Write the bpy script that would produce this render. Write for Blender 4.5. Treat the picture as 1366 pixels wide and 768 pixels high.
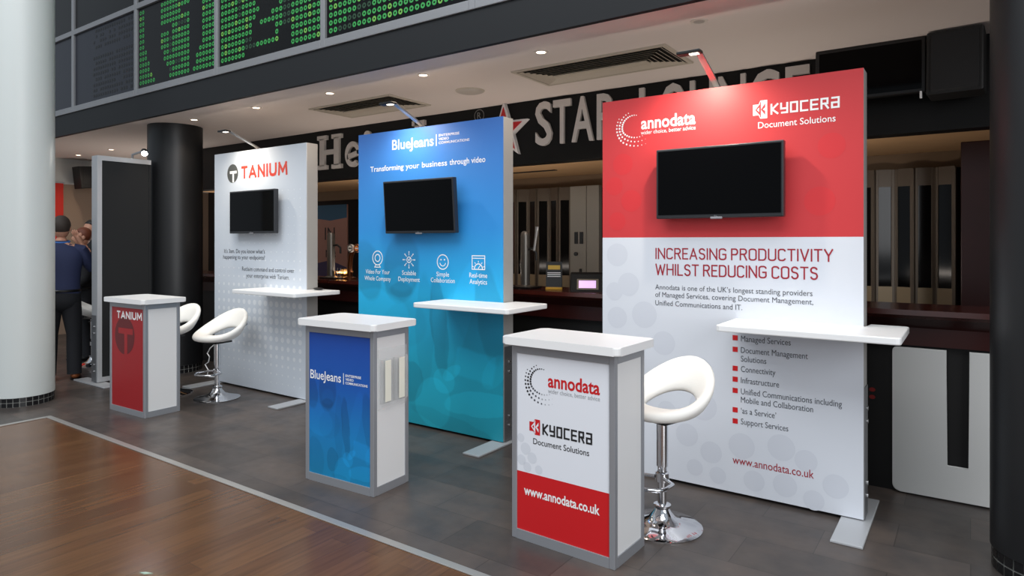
import bpy, bmesh, math, random
from mathutils import Vector, Matrix, Quaternion
random.seed(7)
S = bpy.context.scene
for o in list(bpy.data.objects): bpy.data.objects.remove(o)
COL = S.collection
R = math.radians; PI = math.pi

# ---------------------------------------------------------------- camera, light, exposure
cam_d = bpy.data.cameras.new('camera'); cam = bpy.data.objects.new('camera', cam_d); COL.objects.link(cam)
cam.location = (0, 0, 1.5); cam.rotation_euler = (R(90), 0, R(34.93))
cam_d.sensor_width = 36; cam_d.lens = 876.0/1366*36; cam_d.shift_y = -62.5/1366
cam_d.clip_start = .05; cam_d.clip_end = 200
S.camera = cam
S.view_settings.view_transform = 'Standard'; S.view_settings.look = 'None'
S.view_settings.gamma = 1; S.view_settings.use_curve_mapping = False
S.view_settings.exposure = 0.0
S.cycles.max_bounces = 8
W = bpy.data.worlds.new('world'); S.world = W; W.use_nodes = True
W.node_tree.nodes['Background'].inputs[0].default_value = (.80, .90, 1, 1)
W.node_tree.nodes['Background'].inputs[1].default_value = .46

def area_light(name, loc, target, sx, sy, power, col):
    d = bpy.data.lights.new(name, 'AREA'); d.shape = 'RECTANGLE'; d.size = sx; d.size_y = sy; d.energy = power; d.color = col
    o = bpy.data.objects.new(name, d); COL.objects.link(o); o.location = loc
    o.rotation_euler = (Vector(target)-Vector(loc)).to_track_quat('-Z', 'Y').to_euler(); return o
# daylight through the glazed roof of the atrium, in front of the stands
area_light('atrium_skylight', (-2.5, -1.6, 8.5), (-3.0, 2.4, 0.6), 12, 5, 800, (.95, .98, 1))
# tall glazing at the right-hand end of the atrium
area_light('atrium_glazing', (6.5, -2.0, 3.6), (-3.0, 2.4, 0.8), 5, 5, 420, (.97, .98, 1))

for k_, bx in enumerate((-1.25, -3.6, -5.85)):       # added warm fill, hidden behind the display panels, to brighten ceiling and bulkhead
    area_light('ceiling_fill', (bx, 4.75, 1.16), (bx, 5.15, 2.8), 1.1, .12, 8, (1, .88, .78))
area_light('ceiling_fill', (-9.8, 5.3, 1.0), (-10.2, 5.0, 2.8), .8, .3, 15, (1, .9, .82))  # one more added fill, out of sight behind the black column, for the far-left ceiling
def spot(name, loc, target, power, angle, blend, col, parent=None, size=.03):
    d = bpy.data.lights.new(name, 'SPOT'); d.energy = power; d.spot_size = R(angle); d.spot_blend = blend; d.color = col; d.shadow_soft_size = size
    o = bpy.data.objects.new(name, d); COL.objects.link(o); o.location = loc
    o.rotation_euler = (Vector(target)-Vector(loc)).to_track_quat('-Z', 'Y').to_euler()
    if parent: o.parent = parent
    return o

# ---------------------------------------------------------------- materials
def lin(c):
    c = c/255
    return c/12.92 if c <= .04045 else ((c+.055)/1.055)**2.4
def rgb(*c): return (lin(c[0]), lin(c[1]), lin(c[2]), 1)
MATS = {}
def mat(name, c, rough=.5, metal=0, spec=.5, bump=0, bscale=200, emit=0, var=0, vscale=6, trans=0, coat=0):
    if name in MATS: return MATS[name]
    m = bpy.data.materials.new(name); m.use_nodes = True; nt = m.node_tree; b = nt.nodes['Principled BSDF']
    b.inputs['Base Color'].default_value = rgb(*c); b.inputs['Roughness'].default_value = rough; b.inputs['Metallic'].default_value = metal
    b.inputs['Specular IOR Level'].default_value = spec; b.inputs['Transmission Weight'].default_value = trans; b.inputs['Coat Weight'].default_value = coat
    tc = nt.nodes.new('ShaderNodeTexCoord')
    if var:
        n = nt.nodes.new('ShaderNodeTexNoise'); n.inputs['Scale'].default_value = vscale; n.inputs['Detail'].default_value = 6
        mx = nt.nodes.new('ShaderNodeMix'); mx.data_type = 'RGBA'; nt.links.new(tc.outputs['Object'], n.inputs['Vector'])
        nt.links.new(n.outputs['Fac'], mx.inputs[0])
        a = rgb(*c); mx.inputs[6].default_value = tuple(x*(1-var) for x in a[:3])+(1,); mx.inputs[7].default_value = tuple(min(1, x*(1+var)) for x in a[:3])+(1,)
        nt.links.new(mx.outputs[2], b.inputs['Base Color'])
    if bump:
        n = nt.nodes.new('ShaderNodeTexNoise'); n.inputs['Scale'].default_value = bscale; nt.links.new(tc.outputs['Object'], n.inputs['Vector'])
        bp = nt.nodes.new('ShaderNodeBump'); bp.inputs['Strength'].default_value = bump; bp.inputs['Distance'].default_value = .002
        nt.links.new(n.outputs['Fac'], bp.inputs['Height']); nt.links.new(bp.outputs[0], b.inputs['Normal'])
    if emit:
        b.inputs['Emission Color'].default_value = rgb(*c); b.inputs['Emission Strength'].default_value = emit
    MATS[name] = m; return m

class X:                                            # small expression builder for node maths
    nt = None
    def __init__(s, v): s.v = v
    @staticmethod
    def op(k, *a, clamp=False):
        n = X.nt.nodes.new('ShaderNodeMath'); n.operation = k; n.use_clamp = clamp
        for i, q in enumerate(a):
            q = q.v if isinstance(q, X) else q
            if isinstance(q, (int, float)): n.inputs[i].default_value = q
            else: X.nt.links.new(q, n.inputs[i])
        return X(n.outputs[0])
    def __add__(s, o): return X.op('ADD', s, o)
    def __sub__(s, o): return X.op('SUBTRACT', s, o)
    def __mul__(s, o): return X.op('MULTIPLY', s, o)
    def __truediv__(s, o): return X.op('DIVIDE', s, o)
    __radd__ = __add__; __rmul__ = __mul__
def blob(u, w, cx, cy, rx, ry, rot=0, soft=.25):     # 1 inside a soft ellipse
    a, b = math.cos(R(rot)), math.sin(R(rot)); du, dw = u-cx, w-cy
    p = (du*a+dw*b)/rx; q = (dw*a-du*b)/ry
    d = X.op('SQRT', p*p+q*q)
    return X.op('MULTIPLY', X.op('SUBTRACT', 1.0+soft/2, d), 1/soft, clamp=True)

WHITE = mat('white laminate', (236, 236, 236), .35)
WHITE_SIDE = mat('white side panel', (226, 226, 226), .4)
SILVER = mat('brushed aluminium', (190, 192, 195), .4, .3)
SILVER_D = mat('grey frame metal', (128, 129, 132), .42, .6)
PROFILE = mat('grey fabric return', (172, 170, 167), .55, .1)
BOLT = mat('bolt steel', (215, 215, 215), .2, .9)
CHROME = mat('chrome', (225, 225, 228), .06, 1)
LEATHER = mat('white leatherette', (243, 240, 234), .45, bump=.15, bscale=120)
BLACKPL = mat('black plastic', (18, 18, 19), .35)
BEZEL = mat('tv bezel', (38, 39, 42), .3)
SCREEN = mat('black screen glass', (4, 4, 5), .07, spec=.1)
BLACKFAB = mat('black fabric', (24, 26, 28), .85, bump=.2, bscale=400)
P_WHITE = mat('printed white', (240, 240, 240), .5)
P_RED = mat('printed red', (200, 24, 30), .45)
P_RED_TXT = mat('printed dark red', (158, 30, 48), .5)
P_GREY = mat('printed grey', (74, 78, 86), .5)
P_LGREY = mat('printed light grey', (165, 168, 172), .5)
P_BLACK = mat('printed black', (28, 28, 30), .5)
P_ORANGE = mat('printed orange red', (212, 62, 44), .5)

# ---------------------------------------------------------------- mesh helpers
class MB:
    def __init__(s): s.bm = bmesh.new(); s.mi = 0; s.k = 0
    def face(s, pts, mi=None):
        try:
            f = s.bm.faces.new([s.bm.verts.new(p) for p in pts]); f.material_index = s.mi if mi is None else mi; return f
        except ValueError: return None
    def box(s, x0, x1, y0, y1, z0, z1, bev=0, seg=2):
        vs = [s.bm.verts.new(p) for p in ((x0,y0,z0),(x1,y0,z0),(x1,y1,z0),(x0,y1,z0),(x0,y0,z1),(x1,y0,z1),(x1,y1,z1),(x0,y1,z1))]
        fs = [s.bm.faces.new([vs[i] for i in q]) for q in ((0,3,2,1),(4,5,6,7),(0,1,5,4),(1,2,6,5),(2,3,7,6),(3,0,4,7))]
        for f in fs: f.material_index = s.mi
        if bev:
            es = {e for f in fs for e in f.edges}
            bmesh.ops.bevel(s.bm, geom=list(es), offset=bev, segments=seg, affect='EDGES', profile=.5)
        return s
    def prism(s, pts, axis, a, b, bev=0):           # polygon in a plane pushed along an axis from a to b
        def P(p, t): return {'z': (p[0], p[1], t), 'y': (p[0], t, p[1]), 'x': (t, p[0], p[1])}[axis]
        lo = [s.bm.verts.new(P(p, a)) for p in pts]; hi = [s.bm.verts.new(P(p, b)) for p in pts]; n = len(pts)
        fs = [s.bm.faces.new(lo[::-1]), s.bm.faces.new(hi)] + [s.bm.faces.new((lo[i], lo[(i+1) % n], hi[(i+1) % n], hi[i])) for i in range(n)]
        for f in fs: f.material_index = s.mi
        if bev: bmesh.ops.bevel(s.bm, geom=list({e for f in fs[:2] for e in f.edges}), offset=bev, segments=2, affect='EDGES', profile=.5)
        return s
    def lathe(s, prof, cx=0, cy=0, n=32):           # (r, z) profile about a vertical axis
        rings = []
        for r, z in prof:
            if r < 1e-6: rings.append([s.bm.verts.new((cx, cy, z))])
            else: rings.append([s.bm.verts.new((cx+r*math.cos(2*PI*k/n), cy+r*math.sin(2*PI*k/n), z)) for k in range(n)])
        for a, b in zip(rings, rings[1:]):
            for k in range(n):
                q = [a[k % len(a)], a[(k+1) % len(a)], b[(k+1) % len(b)], b[k % len(b)]]
                q = list(dict.fromkeys(q))
                if len(q) > 2: s.bm.faces.new(q).material_index = s.mi
        return s
    def tube(s, pts, r, n=10, closed=False, caps=True):
        pts = [Vector(p) for p in pts]; m = len(pts); rings = []; rr = r if isinstance(r, (list, tuple)) else [r]*m
        up = None
        for i, p in enumerate(pts):
            a = pts[i-1] if (i or closed) else p; b = pts[(i+1) % m] if (i < m-1 or closed) else p
            t = (b-a).normalized()
            if up is None: up = t.orthogonal().normalized()
            up = (up-t*up.dot(t)).normalized(); v = t.cross(up)
            rings.append([s.bm.verts.new(p+(up*math.cos(2*PI*k/n)+v*math.sin(2*PI*k/n))*rr[i]) for k in range(n)])
        for i in range(m if closed else m-1):
            a, b = rings[i], rings[(i+1) % m]
            for k in range(n): s.bm.faces.new((a[k], a[(k+1) % n], b[(k+1) % n], b[k])).material_index = s.mi
        if caps and not closed:
            s.bm.faces.new(rings[0][::-1]).material_index = s.mi; s.bm.faces.new(rings[-1]).material_index = s.mi
        return s
    def ball(s, c, rx, ry=None, rz=None, n=16, m=10):
        ry = ry or rx; rz = rz or rx
        bmesh_m = Matrix.Translation(c) @ Matrix.Diagonal((rx, ry, rz, 1))
        r = bmesh.ops.create_uvsphere(s.bm, u_segments=n, v_segments=m, radius=1, matrix=bmesh_m)
        for f in {f for v in r['verts'] for f in v.link_faces}: f.material_index = s.mi
        return s
    def disc(s, cx, cz, r, y, n=18, rz=None, mi=None):  # flat printed disc facing -y
        rz = rz or r
        s.face([(cx+r*math.cos(2*PI*k/n), y, cz+rz*math.sin(2*PI*k/n)) for k in range(n)], mi); return s
    def ring(s, cx, cz, r0, r1, y, n=18, sz=1, a0=0, a1=2*PI, mi=None):
        for k in range(n):
            a, b = a0+(a1-a0)*k/n, a0+(a1-a0)*(k+1)/n
            s.face([(cx+r0*math.cos(a), y, cz+sz*r0*math.sin(a)), (cx+r1*math.cos(a), y, cz+sz*r1*math.sin(a)), (cx+r1*math.cos(b), y, cz+sz*r1*math.sin(b)), (cx+r0*math.cos(b), y, cz+sz*r0*math.sin(b))], mi)
        return s
    def stroke(s, pts, w, y):                       # flat polyline with thickness, facing -y
        for (x0, z0), (x1, z1) in zip(pts, pts[1:]):
            d = Vector((x1-x0, z1-z0)); L = d.length
            if L < 1e-6: continue
            d /= L; n = Vector((-d.y, d.x))*w/2; e = d*w/2; s.k += 1; yy = y-.00006*(s.k % 12)
            s.face([(x0-e.x+n.x, yy, z0-e.y+n.y), (x0-e.x-n.x, yy, z0-e.y-n.y), (x1+e.x-n.x, yy, z1+e.y-n.y), (x1+e.x+n.x, yy, z1+e.y+n.y)])
        return s
    def flat(s, pts, y, mi=None): s.face([(p[0], y, p[1]) for p in pts], mi); return s
    def build(s, name, mats, parent=None, smooth=False, loc=None):
        bmesh.ops.recalc_face_normals(s.bm, faces=s.bm.faces[:])
        me = bpy.data.meshes.new(name); s.bm.to_mesh(me); s.bm.free()
        for m in (mats if isinstance(mats, (list, tuple)) else [mats]): me.materials.append(m)
        if smooth:
            me.polygons.foreach_set('use_smooth', [True]*len(me.polygons))
            try: me.set_sharp_from_angle(angle=R(40))
            except Exception: pass
        o = bpy.data.objects.new(name, me); COL.objects.link(o)
        if parent: o.parent = parent
        if loc: o.location = loc
        return o
def tag(o, label=None, cat=None, group=None, kind=None):
    if label: o['label'] = label
    if cat: o['category'] = cat
    if group: o['group'] = group
    if kind: o['kind'] = kind
    return o
def thing(name, label, cat, loc=(0,0,0), rz=0, group=None):
    o = bpy.data.objects.new(name, None); COL.objects.link(o); o.location = loc; o.rotation_euler = (0, 0, rz); o.empty_display_size = .1
    return tag(o, label, cat, group)
def copy_tree(o, parent=None):
    c = o.copy(); COL.objects.link(c)
    if parent: c.parent = parent
    for ch in list(o.children): copy_tree(ch, c)
    return c
def struct(o): o['kind'] = 'structure'; return o
def rrect(x0, x1, y0, y1, r, n=5):
    out = []
    for cx, cy, a in ((x1-r, y0+r, -90), (x1-r, y1-r, 0), (x0+r, y1-r, 90), (x0+r, y0+r, 180)):
        for k in range(n+1): t = R(a+90*k/n); out.append((cx+r*math.cos(t), cy+r*math.sin(t)))
    return out

def text_mesh(body, bold=0.0):
    c = bpy.data.curves.new('lettering', 'FONT'); c.body = body; c.size = 1; c.offset = bold; c.resolution_u = 3
    o = bpy.data.objects.new('lettering', c); COL.objects.link(o)
    me = bpy.data.meshes.new_from_object(o.evaluated_get(bpy.context.evaluated_depsgraph_get()))
    bpy.data.objects.remove(o); bpy.data.curves.remove(c); return me
CAP = None
def cap_height():
    global CAP
    if CAP is None:
        me = text_mesh('H'); CAP = max(v.co.y for v in me.vertices)
    return CAP
def lettering(name, rows, y, parent, m, bold=0.0, depth=0):
    """rows: (text, x0, x1, baseline z, capital height); printed flat, facing -y, as one mesh"""
    bm = bmesh.new()
    for t, x0, x1, z, h in rows:
        me = text_mesh(t, bold)
        a = min(v.co.x for v in me.vertices); b = max(v.co.x for v in me.vertices)
        sx = (x1-x0)/(b-a); sz = h/cap_height()
        me.transform(Matrix(((sx, 0, 0, x0-a*sx), (0, 0, 0, y), (0, sz, 0, z), (0, 0, 0, 1))))
        bm.from_mesh(me); bpy.data.meshes.remove(me)
    if depth:
        r = bmesh.ops.extrude_face_region(bm, geom=bm.faces[:])
        for v in r['geom']:
            if isinstance(v, bmesh.types.BMVert): v.co.y -= depth
    for f in bm.faces: f.normal_update()
    if not depth:
        for f in bm.faces:
            if f.normal.y > 0: f.normal_flip()
    else: bmesh.ops.recalc_face_normals(bm, faces=bm.faces[:])
    for f in bm.faces: f.smooth = False
    me = bpy.data.meshes.new(name); bm.to_mesh(me); bm.free(); me.materials.append(m)
    o = bpy.data.objects.new(name, me); COL.objects.link(o)
    if parent: o.parent = parent
    return o

# ---------------------------------------------------------------- the setting
def floor_tile_mat():
    m = bpy.data.materials.new('dark vinyl tile'); m.use_nodes = True; nt = m.node_tree; X.nt = nt; b = nt.nodes['Principled BSDF']
    tc = nt.nodes.new('ShaderNodeTexCoord'); sp = nt.nodes.new('ShaderNodeSeparateXYZ'); nt.links.new(tc.outputs['Object'], sp.inputs[0])
    br = nt.nodes.new('ShaderNodeTexBrick'); nt.links.new(tc.outputs['Object'], br.inputs['Vector'])
    br.inputs['Scale'].default_value = 1; br.inputs['Brick Width'].default_value = .62; br.inputs['Row Height'].default_value = .31; br.inputs['Mortar Size'].default_value = .0015
    br.inputs['Color1'].default_value = rgb(72, 68, 66); br.inputs['Color2'].default_value = rgb(92, 85, 81); br.inputs['Mortar'].default_value = rgb(48, 45, 44)
    br.inputs['Bias'].default_value = -.1
    n = nt.nodes.new('ShaderNodeTexNoise'); n.inputs['Scale'].default_value = 3.2; n.inputs['Detail'].default_value = 8; n.inputs['Roughness'].default_value = .65
    nt.links.new(tc.outputs['Object'], n.inputs['Vector'])
    cr = nt.nodes.new('ShaderNodeValToRGB'); nt.links.new(n.outputs['Fac'], cr.inputs[0])
    cr.color_ramp.elements[0].position = .3; cr.color_ramp.elements[0].color = (.62, .64, .68, 1); cr.color_ramp.elements[1].position = .72; cr.color_ramp.elements[1].color = (1.25, 1.12, 1.02, 1)
    mx = nt.nodes.new('ShaderNodeMix'); mx.data_type = 'RGBA'; mx.blend_type = 'MULTIPLY'; mx.inputs[0].default_value = 1
    nt.links.new(br.outputs['Color'], mx.inputs[6]); nt.links.new(cr.outputs[0], mx.inputs[7]); nt.links.new(mx.outputs[2], b.inputs['Base Color'])
    n2 = nt.nodes.new('ShaderNodeTexNoise'); n2.inputs['Scale'].default_value = 9; n2.inputs['Detail'].default_value = 6; nt.links.new(tc.outputs['Object'], n2.inputs['Vector'])
    nt.links.new((X(n2.outputs['Fac'])*.22+.24).v, b.inputs['Roughness'])
    b.inputs['Specular IOR Level'].default_value = .35
    return m
def wood_mat():
    m = bpy.data.materials.new('brown plank floor'); m.use_nodes = True; nt = m.node_tree; X.nt = nt; b = nt.nodes['Principled BSDF']
    tc = nt.nodes.new('ShaderNodeTexCoord'); mp = nt.nodes.new('ShaderNodeMapping'); mp.inputs['Rotation'].default_value = (0, 0, R(90)); nt.links.new(tc.outputs['Object'], mp.inputs[0])
    br = nt.nodes.new('ShaderNodeTexBrick'); nt.links.new(mp.outputs[0], br.inputs['Vector'])
    br.inputs['Scale'].default_value = 1; br.inputs['Brick Width'].default_value = 1.1; br.inputs['Row Height'].default_value = .115; br.inputs['Mortar Size'].default_value = .0008
    br.inputs['Color1'].default_value = rgb(92, 62, 40); br.inputs['Color2'].default_value = rgb(106, 74, 48); br.inputs['Mortar'].default_value = rgb(76, 51, 34)
    mp2 = nt.nodes.new('ShaderNodeMapping'); mp2.inputs['Scale'].default_value = (26, 1.6, 1); nt.links.new(tc.outputs['Object'], mp2.inputs[0])
    n = nt.nodes.new('ShaderNodeTexNoise'); n.inputs['Scale'].default_value = 1.6; n.inputs['Detail'].default_value = 7; nt.links.new(mp2.outputs[0], n.inputs['Vector'])
    cr = nt.nodes.new('ShaderNodeValToRGB'); nt.links.new(n.outputs['Fac'], cr.inputs[0])
    cr.color_ramp.elements[0].position = .3; cr.color_ramp.elements[0].color = (.76, .74, .72, 1); cr.color_ramp.elements[1].position = .7; cr.color_ramp.elements[1].color = (1.12, 1.1, 1.08, 1)
    mx = nt.nodes.new('ShaderNodeMix'); mx.data_type = 'RGBA'; mx.blend_type = 'MULTIPLY'; mx.inputs[0].default_value = 1
    nt.links.new(br.outputs['Color'], mx.inputs[6]); nt.links.new(cr.outputs[0], mx.inputs[7]); nt.links.new(mx.outputs[2], b.inputs['Base Color'])
    b.inputs['Roughness'].default_value = .23; b.inputs['Specular IOR Level'].default_value = .4
    return m
CEILM = mat('ceiling plaster', (228, 217, 210), .85)
WALLD = mat('dark bar wall', (40, 32, 28), .8)
MAHOG = mat('dark mahogany', (64, 22, 16), .22, var=.35, vscale=9)
FASCIA = mat('black fascia', (8, 8, 8), .5, spec=.25)
BEAM = mat('charcoal beam', (27, 29, 32), .6, spec=.3)
BEIGE = mat('beige wall', (150, 128, 110), .85)
SOFFIT = mat('tan bar soffit', (200, 160, 116), .8, var=.08, vscale=3)
CX, CY = -6.45, 2.33                                  # where the steel floor trims meet
def slab(name, x0, x1, y0, y1, z0, z1, m): return struct(MB().box(x0, x1, y0, y1, z0, z1).build(name, m))
TILE = floor_tile_mat()
struct(MB().prism([(-13, -7), (CX, -7), (CX, CY), (4, CY), (4, 7.2), (-13, 7.2)], 'z', -.1, 0).build('floor', TILE))
slab('floor_wood', CX, 4, -7, CY, -.1, 0, wood_mat())
STRIP = mat('steel strip', (178, 176, 172), .35, .5)
struct(MB().box(CX-.02, 4, CY-.022, CY+.022, 0, .006, .002).build('trim_1', STRIP))
struct(MB().box(CX-.022, CX+.022, -7, CY-.023, 0, .006, .002).build('trim_2', STRIP))
slab('ceiling', -12.4, 3, 3.58, 7.2, 2.83, 2.95, CEILM)
slab('wall_bulkhead', -9.4, 3, 5.2, 5.36, 2.235, 2.83, FASCIA)
slab('ceiling_bar', -9.4, 3, 5.36, 7.0, 2.235, 2.3, SOFFIT)
slab('wall_back', -12.4, 3, 7.0, 7.2, 0, 2.83, WALLD)
slab('wall_left', -12.4, -12, 2.0, 7.0, 0, 2.42, BEIGE)
slab('wall_left_upper', -12.4, -12, 2.0, 7.0, 2.42, 2.83, mat('pale wall', (205, 205, 200), .85))
slab('wall_right', 3.0, 3.2, 3.2, 7.2, 0, 2.95, WALLD)
slab('trim_3', -12.4, 3, 3.54, 3.58, 2.826, 3.085, BEAM)      # charcoal beam along the mezzanine edge
slab('wall_mezzanine', -12.4, 3, 4.4, 4.5, 2.95, 5.6, mat('dark mezzanine wall', (22, 23, 27), .8))
slab('wall_header', -9.4, 3, 6.42, 6.5, 2.10, 2.235, mat('shutter header', (120, 98, 74), .7))
slab('trim_4', -4.3, -3.5, 5.78, 5.83, 2.228, 2.236, BLACKPL)     # dark slot in the bar soffit

# mezzanine windows: aluminium frames with dark panes, the middle ones covered by a dotted green film
PANE = mat('dark mezzanine pane', (12, 13, 15), .25, spec=.15)
PANEB = mat('blue dark pane', (28, 31, 42), .25, spec=.2)
GREEN = mat('green film rings', (46, 150, 70), .5); GREEN2 = mat('pale green film rings', (106, 172, 70), .5); GREEN3 = mat('dim film rings', (24, 62, 38), .5); DOTD = mat('dark film dots', (16, 17, 21), .5)
WFR = mat('window aluminium', (142, 143, 146), .45, .4)
MX = [-10.62, -9.06, -7.49, -5.92, -4.36, -2.80, -1.23, .34]
def lerp_tab(tab, w):
    for (a, p), (b, q) in zip(tab, tab[1:]):
        if a <= w <= b: return p+(q-p)*(w-a)/(b-a)
    return tab[0][1] if w < tab[0][0] else tab[-1][1]
HL0 = [(0, .24), (.1, .20), (.45, .10), (.75, .07), (1.1, .09)]; HL1 = [(0, .45), (.1, .42), (.3, .34), (.45, .31), (1.1, .31)]; HR1 = [(0, .73), (.25, .80), (.4, .86), (1.1, .86)]
def in_face_a(u, w):        # portrait with long hair: 2 where the film is black, 1 where the rings are dim
    if HL0[0][1]*0+lerp_tab(HL0, w) < u < lerp_tab(HL1, w) or .69 < u < lerp_tab(HR1, w): return 2
    if (abs(u-.45) < .03 and .3 < w < .72) or (abs(u-.37) < .05 and abs(w-.7) < .05): return 1 if w < .6 else 2
    if abs(w-.82-.25*(u-.6)) < .03 and .52 < u < .7: return 2
    if abs(u-.60) < .05 and abs(w-.7) < .03 or abs(w-.17-.35*(u-.5)) < .03 and .40 < u < .58: return 1
    return 0
def in_face_b(u, w):
    if ((u-.48)/.085)**2+((w-.62)/.12)**2 < 1 or (abs(w-.44-.12*math.sin(4*(u-.40))) < .055 and .38 < u < .62) or (abs(u-.40) < .035 and .2 < w < .42) or (abs(u-.51) < .07 and abs(w-.24) < .05): return 2
    if (.27 < u < .70 and w < .09) or (.62 < u < .72 and w < .22): return 2
    if .64 < u < .73 or abs(u-.22) < .025 and w > .5 or (.28 < u < .4 and w < .22): return 1
    return 0
def in_face_c(u, w): return (abs(u-.1-.9*w) < .05) or (abs(u-.75) < .05 and w > .3) or abs(u-.45)+abs(w-.8) < .13
for i, (a, b) in enumerate(zip(MX, MX[1:])):
    w = bpy.data.objects.new('window_%d' % (i+1), None); COL.objects.link(w); struct(w)
    fr = MB(); y0, y1 = 3.525, 3.585
    fr.box(a-.028, a+.028, y0, y1, 3.085, 5.5, .004); fr.box(a+.028, b-.028, y0, y1, 3.085, 3.155, .004); fr.box(a+.028, b-.028, y0, y1, 4.03, 4.09, .004)
    fr.build('window_frame', WFR, w)
    MB().box(a+.028, b-.028, 3.55, 3.556, 3.155, 4.03).build('pane', PANEB if i < 2 else PANE, w)
    MB().box(a+.028, b-.028, 3.55, 3.556, 4.09, 5.5).build('pane', PANE, w)
    g = MB(); x0, x1 = a+.05, b-.05; z0, z1 = 3.185, 4.01; nx, nz = 26, 13
    if i >= 2:
        f = [in_face_a, in_face_b, in_face_c, in_face_c, in_face_c][i-2]
        for p in range(nx):
            for q in range(nz):
                u, v = (p+.5)/nx, (q+.5)/nz
                fv = int(f(u, v*1.05))
                if fv == 2: continue
                g.ring(x0+u*(x1-x0), z0+v*(z1-z0), .0085, .0225, 3.5485, 10, mi=2 if fv == 1 else (1 if random.random() < (.04+.15*(i-2)/3) else 0))
        g.build('dotted_film', [GREEN, GREEN2, GREEN3], w)
    elif i == 1:
        for p in range(8, 26):
            for q in range(nz):
                if 7 < q < 9 or random.random() < .12: continue
                g.disc(x0+(p+.5)/nx*(x1-x0), z0+(q+.5)/nz*(z1-z0), .021, 3.5485, 8)
        g.build('dotted_film', DOTD, w)

# ---------------------------------------------------------------- columns
def column(label, x, y, r, h, m, band_h):
    t = thing('column', label, 'column', (x, y, 0)); struct(t)
    MB().lathe([(r, band_h), (r, h)], n=64).build('shaft', m, t, True)
    bm_ = MB()
    n = 2*round(PI*r/.05); rows = 2
    bm_.lathe([(r-.012, 0), (r-.012, band_h)], n=48)
    bm_.mi = 1
    ch = band_h/rows
    for k in range(n):
        for q in range(rows):
            a0, a1 = 2*PI*(k+.06)/n, 2*PI*(k+.94)/n; z0, z1 = q*ch+.003, (q+1)*ch-.003; rr = r-.006
            P = lambda a, z: (rr*math.cos(a), rr*math.sin(a), z)
            bm_.face([P(a0, z0), P(a1, z0), P(a1, z1), P(a0, z1)])
    bm_.build('tile_band', [mat('pale grout', (150, 150, 145), .8), mat('black mosaic tile', (22, 22, 24), .25)], t)
    return t
CBLACK = mat('black column paint', (22, 23, 25), .42)
column('tall white round column at the left edge of the photo', -7.27, 2.41, .255, 5.6, mat('white column paint', (206, 211, 209), .4), .085)
column('black round column behind the red counter', -7.60, 4.03, .29, 2.83, CBLACK, .09)
column('black round column at the right edge of the photo', .305, 3.80, .232, 5.6, CBLACK, .10)

# ---------------------------------------------------------------- bar behind the stands
t = thing('bar_counter', 'long dark red wooden bar counter behind the display panels', 'bar counter', (0, 0, 0)); struct(t); t['kind'] = 'thing'
MB().prism([(4.44, 1.07), (4.45, 1.10), (4.95, 1.10), (4.95, 1.05), (4.46, 1.05)], 'x', -8.6, 2.2).build('counter_top', MAHOG, t)
MB().prism([(4.47, 1.05), (4.53, .99), (4.53, .885), (4.6, .885), (4.6, 1.05)], 'x', -8.6, 2.2).build('moulding', mat('dark red bar front', (48, 14, 12), .3, var=.3), t)
MB().box(-8.6, 2.2, 4.57, 4.92, 0, .885).build('front_panel', mat('black bar front', (14, 13, 13), .5), t)
dd = MB()
for i in range(2):
    for j in range(2): dd.disc(-.545+.05*i, .545+.045*j, .017, 4.5685, 12, .013)
dd.build('red_dots', mat('red dots', (120, 22, 20), .5), t)
b = MB(); r_ = .04; xs0, xs1 = -.385, .50
pts = [(xs0+r_*(1-math.cos(R(a)))*1, .01+r_*(1-math.sin(R(a)))) for a in range(0, 91, 15)][::1]
pts = [(xs0, .05)]+[(xs0+r_-r_*math.cos(R(a)), .05-r_*math.sin(R(a))) for a in range(15, 91, 15)]
pts += [(xs1, .01), (xs1, .87), (-.006, .87), (-.006, .205), (-.012, .20), (-.108, .20), (-.114, .205), (-.114, .87)]
pts += [(xs0+r_*.6-r_*.6*math.sin(R(a)), .87-r_*.6+r_*.6*math.cos(R(a))) for a in range(0, 91, 15)]
tag(b.prism(pts, 'y', 4.535, 4.56, .004).build('white_board', mat('white board', (206, 206, 204), .45)), 'large white board with a tall slot leaning on the bar front', 'board')

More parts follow.
